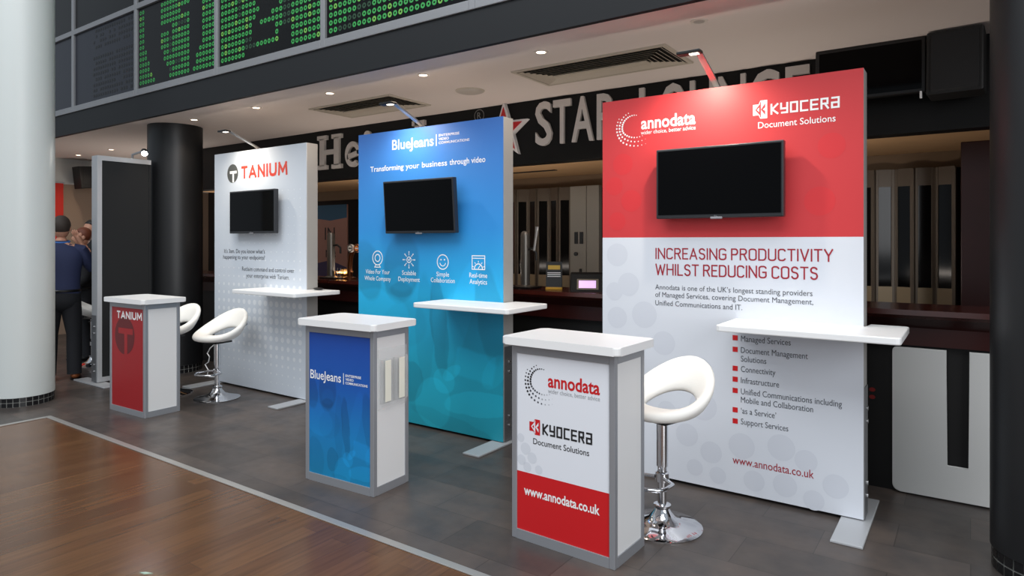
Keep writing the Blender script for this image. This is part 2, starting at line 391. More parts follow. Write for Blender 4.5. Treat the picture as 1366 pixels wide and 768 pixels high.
# folding shutters behind the bar
LEAF = mat('shutter bronze', (100, 89, 77), .5, .25); LEAF2 = mat('shutter lower panel', (150, 132, 104), .55)
DGLASS = mat('dark shutter glass', (10, 9, 9), .1, spec=.2)
def shutter(label, x0, n, plain=0):
    t = thing('folding_shutter', label, 'shutter', (x0, 6.3, 0)); wl = .142; zt = 2.10
    for k in range(n):
        dy0, dy1 = (0, .05) if k % 2 == 0 else (.05, 0)
        lf = bpy.data.objects.new('shutter_leaf', None); COL.objects.link(lf); lf.parent = t
        lf.location = (k*wl, dy0, 0); lf.rotation_euler = (0, 0, math.atan2(dy1-dy0, wl)); L = math.hypot(wl, .05)-.004
        m = MB(); m.box(.004, .026, -.012, .012, 0, zt, .003); m.box(L-.026, L, -.012, .012, 0, zt, .003); m.box(.026, L-.026, -.01, .01, 0, 1.10); m.box(.026, L-.026, -.01, .01, 1.955, zt)
        m.build('leaf_frame', LEAF, lf)
        MB().box(.02, L-.02, -.014, -.011, .5, 1.12, .001).build('lower_panel', LEAF2, lf)
        MB().box(.026, L-.026, -.003, .003, 1.10, 1.955).build('glass_pane', DGLASS, lf)
        MB().box(L-.002, L+.006, -.016, .016, .02, zt-.01, .003).build('hinge', LEAF, lf)
    if plain:
        xj = n*wl+.012
        m = MB(); m.box(xj, xj+.20, -.01, .05, 0, zt, .004); m.box(xj+.21, xj+.36, -.02, .05, 0, zt, .004)
        m.build('jamb', mat('pale jamb', (150, 146, 138), .55), t)
        m = MB(); m.box(xj+.06, xj+.10, -.022, -.009, 1.47, 1.60, .003); m.box(xj+.125, xj+.165, -.022, -.009, 1.47, 1.60, .003); m.build('lock_plate', BLACKPL, t)
        m = MB(); m.tube([(xj+.08, -.011, 1.36), (xj+.08, -.03, 1.36)], .022, 14); m.build('lock_cylinder', BLACKPL, t)
        m = MB(); m.box(xj+.13, xj+.15, -.045, -.01, 1.08, 1.2, .006); m.build('handle', BLACKPL, t)
    return t
shutter('bronze folding glass shutter between the blue and the red panel', -4.62, 7, 1)
shutter('bronze folding glass shutter seen right of the red panel', -1.23, 8)
tag(MB().box(-.06, 1.6, 5.9, 6.3, 0, 2.235, .006).build('wall_pier', mat('mahogany pier', (44, 16, 14), .35, var=.3)), kind='structure')

# bottles on the shelf behind the shutter
bs = tag(MB().box(-4.9, -2.5, 6.62, 7.0, 1.06, 1.09, .004).build('back_shelf', MAHOG), 'dark wooden shelf behind the middle folding shutter', 'shelf')
bt = thing('bottle', 'small bottle on the dark shelf behind the middle shutter', 'bottle', (-4.5, 6.76, 1.09), 0, 'bottles behind the shutter')
MB().lathe([(0, 0), (.034, 0), (.036, .01), (.036, .15), (.03, .19), (.013, .22), (.012, .27), (0, .27)], n=16).build('bottle_body', mat('amber bottle glass', (120, 70, 40), .15), bt, True)
MB().lathe([(.037, .05), (.037, .12)], n=16).build('bottle_label', mat('pinkish label', (196, 120, 110), .6), bt, True)
MB().lathe([(.0135, .25), (.0135, .275), (0, .275)], n=12).build('cap', mat('bottle cap gold', (190, 150, 80), .3, .7), bt, True)
for k in range(1, 6): o = copy_tree(bt); o.location = (-4.5+.14*k, 6.76+.03*(k % 2), 1.09)

# things on the bar top
t = thing('beer_tap', 'tall grey beer tap tower on the bar beside the blue panel', 'beer tap', (-3.09, 4.62, 1.10))
MB().lathe([(0, 0), (.09, 0), (.09, .012), (.04, .03), (.04, .44), (.036, .47), (.02, .485), (0, .485)], n=24).build('tower', mat('tap grey metal', (120, 116, 110), .35, .7), t, True)
MB().tube([(.03, 0, .33), (.09, -.02, .34), (.13, -.03, .30), (.13, -.03, .24)], .011, 10).build('spout', BLACKPL, t, True)
MB().tube([(.11, -.03, .32), (.125, -.03, .42), (.14, -.03, .52)], [.012, .01, .016], 10).build('tap_handle', mat('tap handle', (190, 190, 190), .25, .6), t, True)
MB().box(-.13, .11, -.09, .09, 0, .018, .004).build('drip_tray', BLACKPL, t)
t = thing('menu_card', 'black menu card standing on the bar beside the tap', 'menu card', (-2.83, 4.66, 1.10), R(27))
MB().prism([(-.02, 0), (.05, 0), (.02, .23), (.012, .23)], 'x', -.066, .066).build('card', P_BLACK, t)
m = MB(); m.face([(-.07, -.0125, .06), (.07, -.0125, .06), (.07, -.0125+.007, .1), (.07, -.0055, .1)]) if False else None
def onface(z): return -.0215+z*.032/.23
m.face([(-.05, onface(.165), .165), (.05, onface(.165), .165), (.05, onface(.2), .2), (-.05, onface(.2), .2)]); m.build('gold_picture', mat('gold print', (196, 160, 60), .5), t)
m = MB()
for z in (.105, .12, .135): m.face([(-.055, onface(z), z), (.055, onface(z), z), (.055, onface(z+.006), z+.006), (-.055, onface(z+.006), z+.006)])
m.build('white_lines', P_WHITE, t)
m = MB(); m.box(-.069, .069, -.026, .055, 0, .02, .003); m.build('yellow_base', mat('yellow strip', (200, 150, 40), .5), t)
t = thing('till', 'black till with a lit purple screen on the bar', 'till', (-2.50, 4.70, 1.10), R(27))
TILLM = mat('matt black till', (10, 10, 11), .6, spec=.2)
MB().prism([(-.12, 0), (.13, 0), (.13, .135), (.0, .15), (-.03, .135)], 'x', -.17, .17, .01).build('till_body', TILLM, t)
def tf(s, o=.004): n = Vector((-.135, .09)).normalized(); return (-.12+.09*s+n.x*o, .135*s+n.y*o)
def quad(m, x0, x1, s0, s1, o): a, c_ = tf(s0, o), tf(s1, o); m.face([(x0, a[0], a[1]), (x1, a[0], a[1]), (x1, c_[0], c_[1]), (x0, c_[0], c_[1])]); return m
quad(MB(), -.115, .055, .12, .72, .003).build('screen_bezel', mat('bezel brown', (92, 78, 56), .4), t)
quad(MB(), -.10, .035, .2, .62, .005).build('till_screen', mat('till screen', (214, 176, 226), .3, emit=.8), t)
# far end of the bar, seen between the white and the blue panel
t = thing('beer_tap', 'slim grey beer tap tower on the bar left of the blue panel', 'beer tap', (-5.62, 4.66, 1.10))
MB().lathe([(0, 0), (.08, 0), (.08, .012), (.042, .03), (.042, .46), (.03, .49), (0, .49)], n=24).build('tower', mat('tap grey metal', (120, 116, 110)), t, True)
MB().tube([(.03, 0, .35), (.10, 0, .36), (.15, 0, .33), (.15, 0, .27)], .011, 10).build('spout', BLACKPL, t, True)
MB().box(-.1, .17, -.08, .08, 0, .016, .004).build('drip_tray', BLACKPL, t)
t = thing('beer_font', 'curved brass beer font with two round badges on the bar', 'beer font', (-5.34, 4.70, 1.10))
MB().tube([(-.03, 0, 0), (-.03, 0, .12), (-.015, 0, .24), (.03, 0, .33), (.09, 0, .35), (.17, 0, .34)], [.03, .026, .026, .026, .024, .022], 12).build('arm', mat('aged brass', (110, 66, 38), .3, .8), t, True)
MB().lathe([(0, 0), (.07, 0), (.07, .015), (.03, .03), (0, .03)], -.03, 0, 20).build('base', mat('aged brass', (0, 0, 0)), t, True)
for k in range(2):
    m = MB(); m.tube([(.035+.10*k, -.028, .325), (.035+.10*k, -.055, .325)], .042, 20); bd = m.build('badge', mat('badge %d' % k, ((235, 230, 220), (240, 140, 70))[k], .4), t, True)
    MB().ring(.035+.10*k, .325, .030, .040, -.0555, 20).build('badge_ring', P_BLACK, bd)
    MB().stroke([(.018+.10*k, .325), (.052+.10*k, .325)], .012, -.0558).build('badge_bar', (P_BLACK, P_WHITE)[k], bd)
t = thing('beer_glass', 'clear glass tumbler on the bar below the round badges', 'glass', (-5.40, 4.60, 1.10))
GL = mat('clear glass', (235, 238, 240), .03, trans=1)
MB().lathe([(0, .002), (.026, .002), (.036, .12), (.033, .12), (.024, .01), (0, .01)], n=20).build('tumbler', GL, t, True)
t = thing('bowl', 'small amber bowl on the bar behind the white panel', 'bowl', (-5.63, 4.86, 1.10))
MB().lathe([(.03, 0), (.05, .01), (.085, .05), (.09, .07), (.085, .07), (.045, .015), (0, .012)], n=20).build('bowl_shell', mat('amber bowl', (206, 140, 60), .4), t, True)
MB().ball((0, 0, .06), .075, .075, .035).build('crisps', mat('golden crisps', (222, 160, 84), .7, bump=.6, bscale=60), t, True)
t = thing('banner', 'pinkish wall banner with a blue top behind the bar', 'banner', (-7.72, 6.4, 0))
MB().box(-.36, .36, -.012, .012, .95, 2.03, .002).build('banner_sheet', mat('pink banner', (176, 128, 112), .7), t)
MB().flat([(-.36, 1.84), (0, 1.80), (.36, 1.84), (.36, 2.03), (-.36, 2.03)], -.0135).build('blue_top', mat('banner blue', (48, 92, 120), .6), t)
MB().flat([(-.36, .95), (.36, .95), (.36, 1.12), (0, 1.22), (-.36, 1.16)], -.0135).build('purple_foot', mat('banner purple', (70, 58, 92), .6), t)
MB().box(-.38, .38, -.1, .1, 0, .06, .01).build('banner_base', SILVER, t); MB().tube([(0, .03, .05), (0, .03, 2.0)], .012).build('pole', SILVER, t)
MB().box(-.36, .36, -.011, .011, .06, .952).build('lower_sheet', MATS['pink banner'], t)
lettering('banner_lettering', [('IN', -.12, .1, 1.52, .18), ('ne', -.1, .12, 1.26, .17)], -.0145, t, P_BLACK, 0)
tag(MB().prism([(-.13, 1.02), (.19, 1.02), (.19, 1.66), (.02, 1.66)], 'y', -.02, .02).build('lamp_panel', mat('cream panel', (170, 150, 110), .7), None, loc=(-5.98, 5.6, 0)), 'cream slanted panel behind the round beer badges', 'panel')
tag(MB().prism([(-.17, 0), (.24, 0), (.24, 1.02), (-.17, 1.02)], 'y', -.12, .12, .005).build('back_counter', MAHOG, None, loc=(-5.98, 5.6, 0)), 'dark wooden back counter unit under the cream panel', 'counter')

# ---------------------------------------------------------------- writing on the black bulkhead
LET = mat('metal letters', (206, 199, 193), .35, .25)
def letter(parent, name, strokes, w, y0, y1):
    m = MB()
    for st in strokes:
        for (x0, z0), (x1, z1) in zip(st, st[1:]):
            d = Vector((x1-x0, z1-z0)); d.normalize(); n = Vector((-d.y, d.x))*w/2
            m.prism([(x0+n.x, z0+n.y), (x0-n.x, z0-n.y), (x1-n.x, z1-n.y), (x1+n.x, z1+n.y)], 'y', y0, y1)
    return m.build(name, LET, parent)
t = thing('wall_sign', 'metal serif lettering on the black bulkhead, mostly behind the blue panel', 'sign')
zb, zt = 2.36, 2.765; y = 5.165
m = MB()
for x in (-6.40, -6.14): m.box(x-.042, x+.042, y, 5.2, zb+.04, zt-.04); m.box(x-.085, x+.085, y, 5.2, zb, zb+.05); m.box(x-.085, x+.085, y, 5.2, zt-.05, zt)
m.box(-6.36, -6.18, y, 5.2, 2.535, 2.59); m.build('letter', LET, t)
xh = .27
def e_letter(xc):
    m = MB(); a0, a1 = R(-40), R(-352); n = 26; zc = zb+xh/2+.01
    outer = []; 
    for k in range(n):
        a, b = R(0)+k*(R(310))/n, R(0)+(k+1)*R(310)/n
        q = []
        for (rr, aa) in ((.085, a), (.14, a), (.14, b), (.085, b)): q.append((xc+rr*.9*math.cos(aa), zc+rr*1.05*math.sin(aa)))
        m.prism(q, 'y', y, 5.2)
    d = .03; m.prism([(xc-.09, zc-.06), (xc-.09, zc), (xc+.125, zc+.05), (xc+.125, zc-.01)], 'y', y, 5.2)
    return m
e_letter(-5.86).build('letter', LET, t)
m = MB(); m.box(-5.655, -5.575, y, 5.2, zb, zb+xh); m.box(-5.70, -5.53, y, 5.2, zb, zb+.045); m.tube([(-5.615, y, 2.70), (-5.615, 5.2, 2.70)], .052, 20); m.build('letter', LET, t)
def n_letter(xc):
    m = MB(); 
    for dx in (-.1, .1): m.box(xc+dx-.038, xc+dx+.038, y, 5.2, zb, zb+xh-.02); m.box(xc+dx-.075, xc+dx+.075, y, 5.2, zb, zb+.045)
    m.prism([(xc-.14, zb+xh), (xc-.1, zb+xh-.07), (xc, zb+xh-.06), (xc+.138, zb+xh-.06), (xc+.11, zb+xh-.01), (xc+.03, zb+xh+.01)], 'y', y, 5.2); return m
n_letter(-5.36).build('letter', LET, t)
e_letter(-5.06).build('letter', LET, t)
m = MB(); m.box(-4.88, -4.80, y, 5.2, zb, zt+.02); m.box(-4.92, -4.74, y, 5.2, zt-.03, zt+.02); m.prism([(-4.8, zb+.13), (-4.62, zb+xh), (-4.55, zb+xh), (-4.72, zb+.13), (-4.55, zb), (-4.65, zb)], 'y', y, 5.2); m.build('letter', LET, t)
e_letter(-4.42).build('letter', LET, t); n_letter(-4.14).build('letter', LET, t)
MB().ring(-4.03, 2.755, .055, .063, 5.197, 24).build('registered_ring', mat('dull grey print', (120, 118, 114), .5), t)
lettering('registered_letter', [('R', -4.055, -4.005, 2.725, .062)], 5.197, t, MATS['dull grey print'], .01)
t = thing('star_sign', 'red five pointed star with a white edge on the black bulkhead', 'star')
def star(r, cx=-3.70, cz=2.565, k=.40): return [(cx+(r if i % 2 == 0 else r*k)*math.sin(PI*i/5), cz+(r if i % 2 == 0 else r*k)*math.cos(PI*i/5)) for i in range(10)]
MB().prism(star(.29), 'y', 5.155, 5.2).build('star_border', mat('star white', (225, 222, 220), .4), t)
MB().prism(star(.228), 'y', 5.148, 5.16).build('star_face', mat('star red', (190, 22, 26), .35), t)
t = thing('wall_sign', 'metal capital letters on the bulkhead, partly hidden by the red panel', 'sign')
def capital(ch, x0, x1):
    z0, z1 = 2.40, 2.785
    lettering('letter', [(ch, x0, x1, z0, z1-z0)], 5.198, t, LET, .014, .03)
for ch, x0, x1 in (('S', -3.345, -3.165), ('T', -3.15, -2.965), ('A', -2.955, -2.735), ('R', -2.70, -2.50), ('L', -2.30, -2.14), ('O', -2.11, -1.89), ('U', -1.86, -1.66), ('N', -1.63, -1.42), ('G', -1.39, -1.17), ('E', -1.13, -.96)): capital(ch, x0, x1)

def monitor_on_bulkhead():
    t = thing('monitor', 'large black wall monitor on the bulkhead behind the red panel', 'monitor', (-.565, 5.06, 2.655))
    MB().box(-.33, .33, -.05, .0, -.19, .175, .008).build('monitor_body', BLACKPL, t)
    MB().box(-.305, .305, -.053, -.049, -.165, .15).build('monitor_screen', SCREEN, t)
    MB().box(-.1, .1, 0, .14, -.08, .08).build('wall_bracket', BLACKPL, t)
monitor_on_bulkhead()
t = thing('loudspeaker', 'black loudspeaker hung beside the monitor near the right column', 'loudspeaker', (-.075, 5.0, 2.62), R(-4))
o = MB().prism([(-.12, -.2), (.12, -.2), (.12, .19), (-.08, .2)], 'x', -.15, .15, .012).build('cabinet', mat('speaker vinyl', (20, 20, 20), .6), t)
MB().prism([(-.128, -.175), (-.118, -.185), (-.078, .18), (-.09, .185)], 'x', -.125, .125, .003).build('grille', mat('speaker grille', (30, 30, 31), .8, bump=.8, bscale=500), t)
MB().tube([(0, .1, 0), (0, .2, .0)], .025).build('wall_bracket', BLACKPL, t)
MB().box(-.185, -.172, -.1, -.085, -.21, -.165, .002).build('cable_plug', P_WHITE, t)

# ---------------------------------------------------------------- ceiling fittings
BULB = mat('lit downlight', (255, 236, 212), .4, emit=6)
def downlight(label, x, y, z=2.83, power=14, lit=True):
    t = thing('downlight', label, 'downlight', (x, y, z), 0, 'recessed downlights')
    MB().lathe([(.034, -.002), (.034, -.006), (.05, -.006), (.053, 0)], n=24).build('trim_ring', mat('downlight ring', (225, 215, 205), .4), t, True)
    MB().lathe([(0, -.004), (.034, -.003)], n=24).build('lamp_face', BULB if lit else mat('unlit lamp', (190, 182, 172), .3), t)
    if lit: spot('downlight_beam', (0, 0, -.03), (0, 0, -2), power, 130, .8, (1, .80, .62), t, .035)
for lb, x in (('recessed downlight in the ceiling just right of the black column', -6.965), ('recessed downlight above the white dotted panel', -5.83), ('recessed downlight beside the left ceiling vent', -4.72), ('recessed downlight above the blue panel', -3.59), ('recessed downlight beside the right ceiling vent', -2.475), ('unlit recessed downlight above the red panel', -1.345)):
    downlight(lb, x, 3.9, lit=x < -2)
downlight('leftmost recessed downlight, nearest the white column', -11.3, 4.48)
downlight('recessed downlight between the white column and the black framed panel', -10.22, 4.48)
downlight('small downlight in the tan soffit behind the white panel', -6.25, 5.65, 2.235, 5)
downlight('small downlight in the tan soffit hidden by the red panel', -1.6, 5.75, 2.235, 5)
downlight('small downlight in the tan soffit hidden by the blue panel', -4.6, 5.5, 2.235, 4)

VENT = mat('vent cream', (196, 186, 170), .6); VENTD = mat('vent throat', (26, 24, 22), .9)
def vent(label, x0, x1, y0, y1):
    t = thing('ceiling_vent', label, 'ceiling vent', ((x0+x1)/2, (y0+y1)/2, 2.83)); hx, hy = (x1-x0)/2, (y1-y0)/2
    def ring(m, a0, z0, a1, z1):
        P = lambda a, z: [(-hx+a, -hy+a, z), (hx-a, -hy+a, z), (hx-a, hy-a, z), (-hx+a, hy-a, z)]
        p, q = P(a0, z0), P(a1, z1)
        for k in range(4): m.face([p[k], p[(k+1) % 4], q[(k+1) % 4], q[k]])
    m = MB(); ring(m, 0, 0, .004, -.012); ring(m, .004, -.012, .03, -.012); ring(m, .03, -.012, .035, -.001); m.build('vent_frame', VENT, t)
    m = MB(); m.face([(-hx+.02, -hy+.02, -.001), (hx-.02, -hy+.02, -.001), (hx-.02, hy-.02, -.001), (-hx+.02, hy-.02, -.001)]); m.build('throat', VENTD, t)
    for k in range(6):
        m = MB(); a = .042+.033*k; d = -.011-.005*k*.6; ring(m, a, d, a+.022, d+.012); ring(m, a+.002, d, a+.024, d+.012); m.build('louver', VENT, t)
    a = .042+.033*6; m = MB(); m.box(-hx+a, hx-a, -hy+a, hy-a, -.03, -.022); m.build('centre_plate', VENT, t)
vent('large rectangular ceiling vent left of the red panel lamp', -2.955, -1.685, 4.21, 4.77)
vent('rectangular ceiling vent behind the blue panel lamp', -5.45, -4.31, 4.23, 4.80)
t = thing('ceiling_speaker', 'round flush cream speaker in the ceiling between the two vents', 'ceiling speaker', (-3.63, 4.55, 2.83))
MB().lathe([(0, -.022), (.09, -.02), (.115, -.012), (.125, 0)], n=36).build('speaker_cover', mat('speaker cover', (190, 182, 172), .7), t, True)
MB().lathe([(.117, -.008), (.128, -.006), (.13, 0)], n=36).build('rim', VENT, t, True)

# ---------------------------------------------------------------- display panels
def foot(t, x, y=0): MB().prism([(x-.073, -.335), (x+.073, -.335), (x+.073, .375), (x-.073, .375)], 'z', 0, .014, .004).build('foot', SILVER, t)
def arm_lamp(t, x, power, d=.13):
    la = MB(); pts = [(x, .075, 2.40), (x, .075, 2.425), (x, .02, 2.45), (x, -.265, 2.565), (x, -.29, 2.57)]
    for p, q in zip(pts, pts[1:]):
        a, b = Vector(p), Vector(q); n = Vector((0, -(b-a).z, (b-a).y)).normalized()*.006; w = Vector((.018, 0, 0))
        la.face([a+w+n, a-w+n, b-w+n, b+w+n]); la.face([a+w-n, a-w-n, b-w-n, b+w-n]); la.face([a+w+n, a+w-n, b+w-n, b+w+n]); la.face([a-w+n, a-w-n, b-w-n, b-w+n])
    la.box(x-.03, x+.03, .045, .105, 2.40, 2.425, .003)
    arm = la.build('lamp_arm', mat('satin lamp metal', (170, 170, 172), .3, .8), t)
    MB().box(x-.115, x+.02, -.325, -.265, 2.558, 2.576, .004).build('lamp_head', BLACKPL, arm)
    MB().box(x-.045, x+.005, -.312, -.28, 2.554, 2.5585).build('lamp_glass', mat('lamp glass lit', (255, 244, 226), .3, emit=3), arm)
    d_ = bpy.data.lights.new('arm_lamp_beam', 'SPOT'); d_.energy = power; d_.spot_size = R(150); d_.spot_blend = 1; d_.color = (1, .88, .72); d_.shadow_soft_size = .025
    o = bpy.data.objects.new('arm_lamp_beam', d_); COL.objects.link(o); o.parent = t; o.location = (x-.05, -.295, 2.54)
    o.rotation_euler = (Vector((0, .32, -.9))).to_track_quat('-Z', 'Y').to_euler()
def panel(name, label, x0, x1, graphic_mats, lampx, power, shelf=None, h=2.42):
    """origin on the floor, on the front face; local x is world x minus the origin's x"""
    t = thing(name, label, 'display panel', (x0, 3.925, 0)); w = x1-x0
    fr = MB(); e = .003
    fr.box(e, .034, .006, .13, .02, h, .003); fr.box(w-.034, w-e, .006, .13, .02, h, .003); fr.box(.034, w-.034, .006, .13, h-.03, h, .002); fr.box(.034, w-.034, .006, .13, .02, .05, .002); fr.box(.034, w-.034, .12, .128, .05, h-.03)
    fr.build('frame', PROFILE, t)
    m = MB(); m.box(w-.004, w+.002, .012, .124, .02, .72, .001); m.box(-.002, .004, .012, .124, .02, .72, .001); m.build('side_plate', SILVER_D, t)
    for z in (.13, .2, .53, .6):
        m = MB(); m.tube([(w+.001, .075, z), (w+.01, .075, z)], .012, 12); m.build('bolt', BOLT, t, True)
    foot(t, w-.04); foot(t, .05)
    arm_lamp(t, lampx-x0, power)
    if shelf:
        a, b = shelf[0]-x0, shelf[1]-x0; y0, y1 = -.375, .135; zt = 1.047
        pts = [(a+.02, y0), (b-.02, y0), (b-.006, y0+.006), (b, y0+.02), (b, y1-.02), (b-.006, y1-.006), (b-.02, y1), (w+.012, y1), (w+.012, -.002), (a+.02, -.002), (a+.006, -.008), (a, -.02), (a, y0+.02), (a+.006, y0+.006)]
        MB().prism(pts, 'z', zt-.036, zt, .006).build('shelf', WHITE, t)
        m = MB(); m.box(w-.05, w+.010, -.03, -.001, .93, zt-.036) if False else m.box(a+.1, w-.05, -.04, -.003, zt-.06, zt-.036, .003); m.build('shelf_bracket', SILVER, t)
    return t, w
def tv(label, xc, zc, tilt=0, w=.745, h=.425):
    t = thing('television', label, 'television', (xc, 3.86-.0035*abs(tilt), zc)); t.rotation_euler = (R(tilt), 0, 0)
    b = MB(); b.box(-w/2, w/2, -.028, .02, -h/2, h/2, .006); b.build('tv_body', BEZEL, t)
    MB().box(-w/2+.014, w/2-.014, -.0305, -.027, -h/2+.022, h/2-.014).build('screen', SCREEN, t)
    m = MB(); m.box(-.035, .035, -.032, -.027, -h/2-.006, -h/2+.006, .002); m.build('power_light_bar', mat('tv chin', (150, 150, 155), .3, .6), t)
    m = MB(); m.ring(-.008, -h/2+.011, .003, .0045, -.0312, 12); m.stroke([(.002, -h/2+.015), (.002, -h/2+.008), (.006, -h/2+.008)], .0015, -.0312); m.build('badge', BOLT, t)
    m = MB(); m.box(-.09, .09, .02, .0645, -.07, .07, .003); m.build('wall_mount', BLACKPL, t)
    return t
def graphic(t, w, z0, z1, m, name='printed_graphic', h=0): return MB().box(.006 if not h else 0, w-.006, 0, .006, z0, z1).build(name, m, t)

# --- red and white panel -------------------------------------------------------
KX0, KX1 = -2.010, -.462
KW = mat('panel white print', (214, 218, 226), .5); KR = mat('panel red print', (198, 54, 58), .5)
t, w = panel('display_panel', 'tall red and white display panel at the right with bullet list', KX0, KX1, None, -1.26, 38, (-1.135, -.265))
MB().box(.004, w-.004, 0, .0062, .02, 1.523).build('lower_graphic', KW, t); MB().box(.004, w-.004, 0, .0062, 1.523, 2.42).build('upper_graphic', KR, t)
f = -.0012
L = lambda x: x-KX0
def RW(rows): return [(s, L(a), L(b), z, h) for s, a, b, z, h in rows]
def swirl(m, x0, x1, z0, z1, y, mi=None):            # three arcs of dots sweeping like a letter C
    W_, H_ = x1-x0, z1-z0
    for k, (rr, n) in enumerate(((.50, 15), (.42, 17), (.34, 22))):
        a0, a1 = (150, 292) if k == 0 else ((112, 296) if k == 1 else (78, 300))
        for i in range(n):
            s = i/(n-1); a = R(a0+(a1-a0)*s)
            cx = x0+W_*(.52+rr*math.cos(a)*1.0)+W_*.32*max(0, s-.55); cz = z0+H_*(.51+(rr+.02-.02*k)*math.sin(a))+H_*.06*k*max(0, s-.6)
            big = math.sin(PI*min(1, .08+s*.92))**.8; r = H_*.007+H_*.022*big
            m.disc(cx, cz, r, y, 8, None, (mi(s) if mi else 0))
    return m
lettering('company_lettering', RW([('annodata', -1.731, -1.375, 2.217, .074)]), f, t, P_WHITE, .022)
lettering('strapline', RW([('wider choice, better advice', -1.733, -1.375, 2.182, .024)]), f, t, P_WHITE, 0)
swirl(MB(), L(-1.907), L(-1.665), 2.115, 2.352, f).build('dotted_swirl', P_WHITE, t)
def square_caps(m, x0, x1, z, h, y):                  # squared capitals with round gaps, drawn as strokes
    u = (x1-x0)/7.05; g = u*.82; s = h*.165; q = s/2
    G = {'K': [[(0, 0), (0, 1)], [(1, 1), (.12, .48), (1, 0)]], 'Y': [[(0, 1), (0, .45), (1, .45)], [(1, 1), (1, 0), (.15, 0)]], 'O': [[(0, 0), (1, 0), (1, 1), (0, 1), (0, 0)]],
         'C': [[(1, 1), (0, 1), (0, 0), (1, 0)]], 'E': [[(1, 1), (0, 1), (0, 0), (1, 0)], [(0, .5), (.9, .5)]], 'R': [[(0, 0), (0, 1), (.92, 1), (.92, .48), (.1, .48)], [(.5, .48), (1, 0)]], 'A': [[(.05, 1), (1, 1), (1, 0), (0, 0), (0, .5), (1, .5)]]}
    for i, ch in enumerate('KYOCERA'):
        for st in G[ch]: m.stroke([(x0+i*u+q+p[0]*(g-s), z+q+p[1]*(h-s)) for p in st], s, y)
    return m
def plain_caps(m, x0, x1, z, h, y):                   # bold plain capitals drawn as strokes
    wd = {'T': .82, 'A': .98, 'N': .92, 'I': .2, 'U': .9, 'M': 1.12}; gap = .17; word = 'TANIUM'
    tot = sum(wd[c_] for c_ in word)+gap*5; u = (x1-x0)/tot; s = h*.21; x = x0
    G = {'T': [[(0, 1), (1, 1)], [(.5, 1), (.5, 0)]], 'A': [[(0, 0), (.5, 1), (1, 0)], [(.2, .27), (.8, .27)]], 'N': [[(0, 0), (0, 1), (1, 0), (1, 1)]], 'I': [[(0, 0), (0, 1)]],
         'U': [[(0, 1), (0, .3), (.12, .08), (.35, 0), (.65, 0), (.88, .08), (1, .3), (1, 1)]], 'M': [[(0, 0), (.06, 1), (.5, .25), (.94, 1), (1, 0)]]}
    for ch in word:
        g = wd[ch]*u; q = s/2
        for st in G[ch]: m.stroke([(x+q+p[0]*max(0, g-s), z+q+p[1]*(h-s)) for p in st], s, y)
        x += (wd[ch]+gap)*u
    return m
def arc(cx, cz, rx, rz, a0, a1, n=7): return [(cx+rx*math.cos(R(a0+(a1-a0)*i/n)), cz+rz*math.sin(R(a0+(a1-a0)*i/n))) for i in range(n+1)]
def thin_caps(m, text, x0, x1, z, h, y):               # light round-cornered capitals drawn as strokes
    r, s_ = .28, .2
    G = {'I': (.0, [[(0, 0), (0, 1)]]), 'N': (.9, [[(0, 0), (0, 1), (1, 0), (1, 1)]]), 'C': (.78, [arc(1-.4, 1-s_, .4, s_, 20, 90)+arc(.4, 1-s_, .4, s_, 90, 180)+arc(.4, s_, .4, s_, 180, 270)+arc(.6, s_, .4, s_, 270, 340)]),
         'R': (.78, [[(0, 0), (0, 1), (.6, 1)]+arc(.6, .76, .36, .24, 90, -90)+[(0, .52)], [(.55, .52), (1, 0)]]), 'P': (.76, [[(0, 0), (0, 1), (.6, 1)]+arc(.6, .74, .38, .26, 90, -90)+[(0, .48)]]),
         'E': (.66, [[(1, 1), (0, 1), (0, 0), (1, 0)], [(0, .52), (.85, .52)]]), 'A': (.92, [[(0, 0), (.5, 1), (1, 0)], [(.16, .3), (.84, .3)]]),
         'S': (.74, [arc(.5, .77, .46, .23, 25, 90)+arc(.45, .77, .42, .23, 90, 270)+arc(.55, .26, .44, .26, 90, -90)+arc(.5, .26, .48, .26, 270, 205)]),
         'G': (.84, [arc(.6, 1-s_, .4, s_, 20, 90)+arc(.4, 1-s_, .4, s_, 90, 180)+arc(.4, s_, .4, s_, 180, 270)+arc(.6, s_, .4, s_, 270, 360)+[(1, .48), (.55, .48)]]),
         'O': (.84, [arc(.6, 1-s_, .4, s_, 0, 90)+arc(.4, 1-s_, .4, s_, 90, 180)+arc(.4, s_, .4, s_, 180, 270)+arc(.6, s_, .4, s_, 270, 360)+[(1, 1-s_)]]),
         'D': (.84, [[(0, 0), (0, 1), (.55, 1)]+arc(.55, .72, .45, .28, 90, 0)+arc(.55, .28, .45, .28, 0, -90)+[(0, 0)]]), 'U': (.84, [[(0, 1)]+arc(.42, s_, .42, s_, 180, 270)+arc(.58, s_, .42, s_, 270, 360)+[(1, 1)]]),
         'T': (.78, [[(0, 1), (1, 1)], [(.5, 1), (.5, 0)]]), 'V': (.86, [[(0, 1), (.5, 0), (1, 1)]]), 'Y': (.84, [[(0, 1), (.5, .45), (1, 1)], [(.5, .45), (.5, 0)]]), 'W': (1.3, [[(0, 1), (.24, 0), (.5, .9), (.76, 0), (1, 1)]]),
         'H': (.86, [[(0, 0), (0, 1)], [(1, 0), (1, 1)], [(0, .52), (1, .52)]]), 'L': (.62, [[(0, 1), (0, 0), (1, 0)]])}
    gap = .36; adv = [(.42 if ch == ' ' else G[ch][0]+gap) for ch in text]; u = (x1-x0)/(sum(adv)-gap); s = h*.115; x = x0
    for ch, a in zip(text, adv):
        if ch != ' ':
            for st in G[ch][1]: m.stroke([(x+p[0]*G[ch][0]*u, z+s/2+p[1]*(h-s)) for p in st], s, y)
        x += a*u
    return m
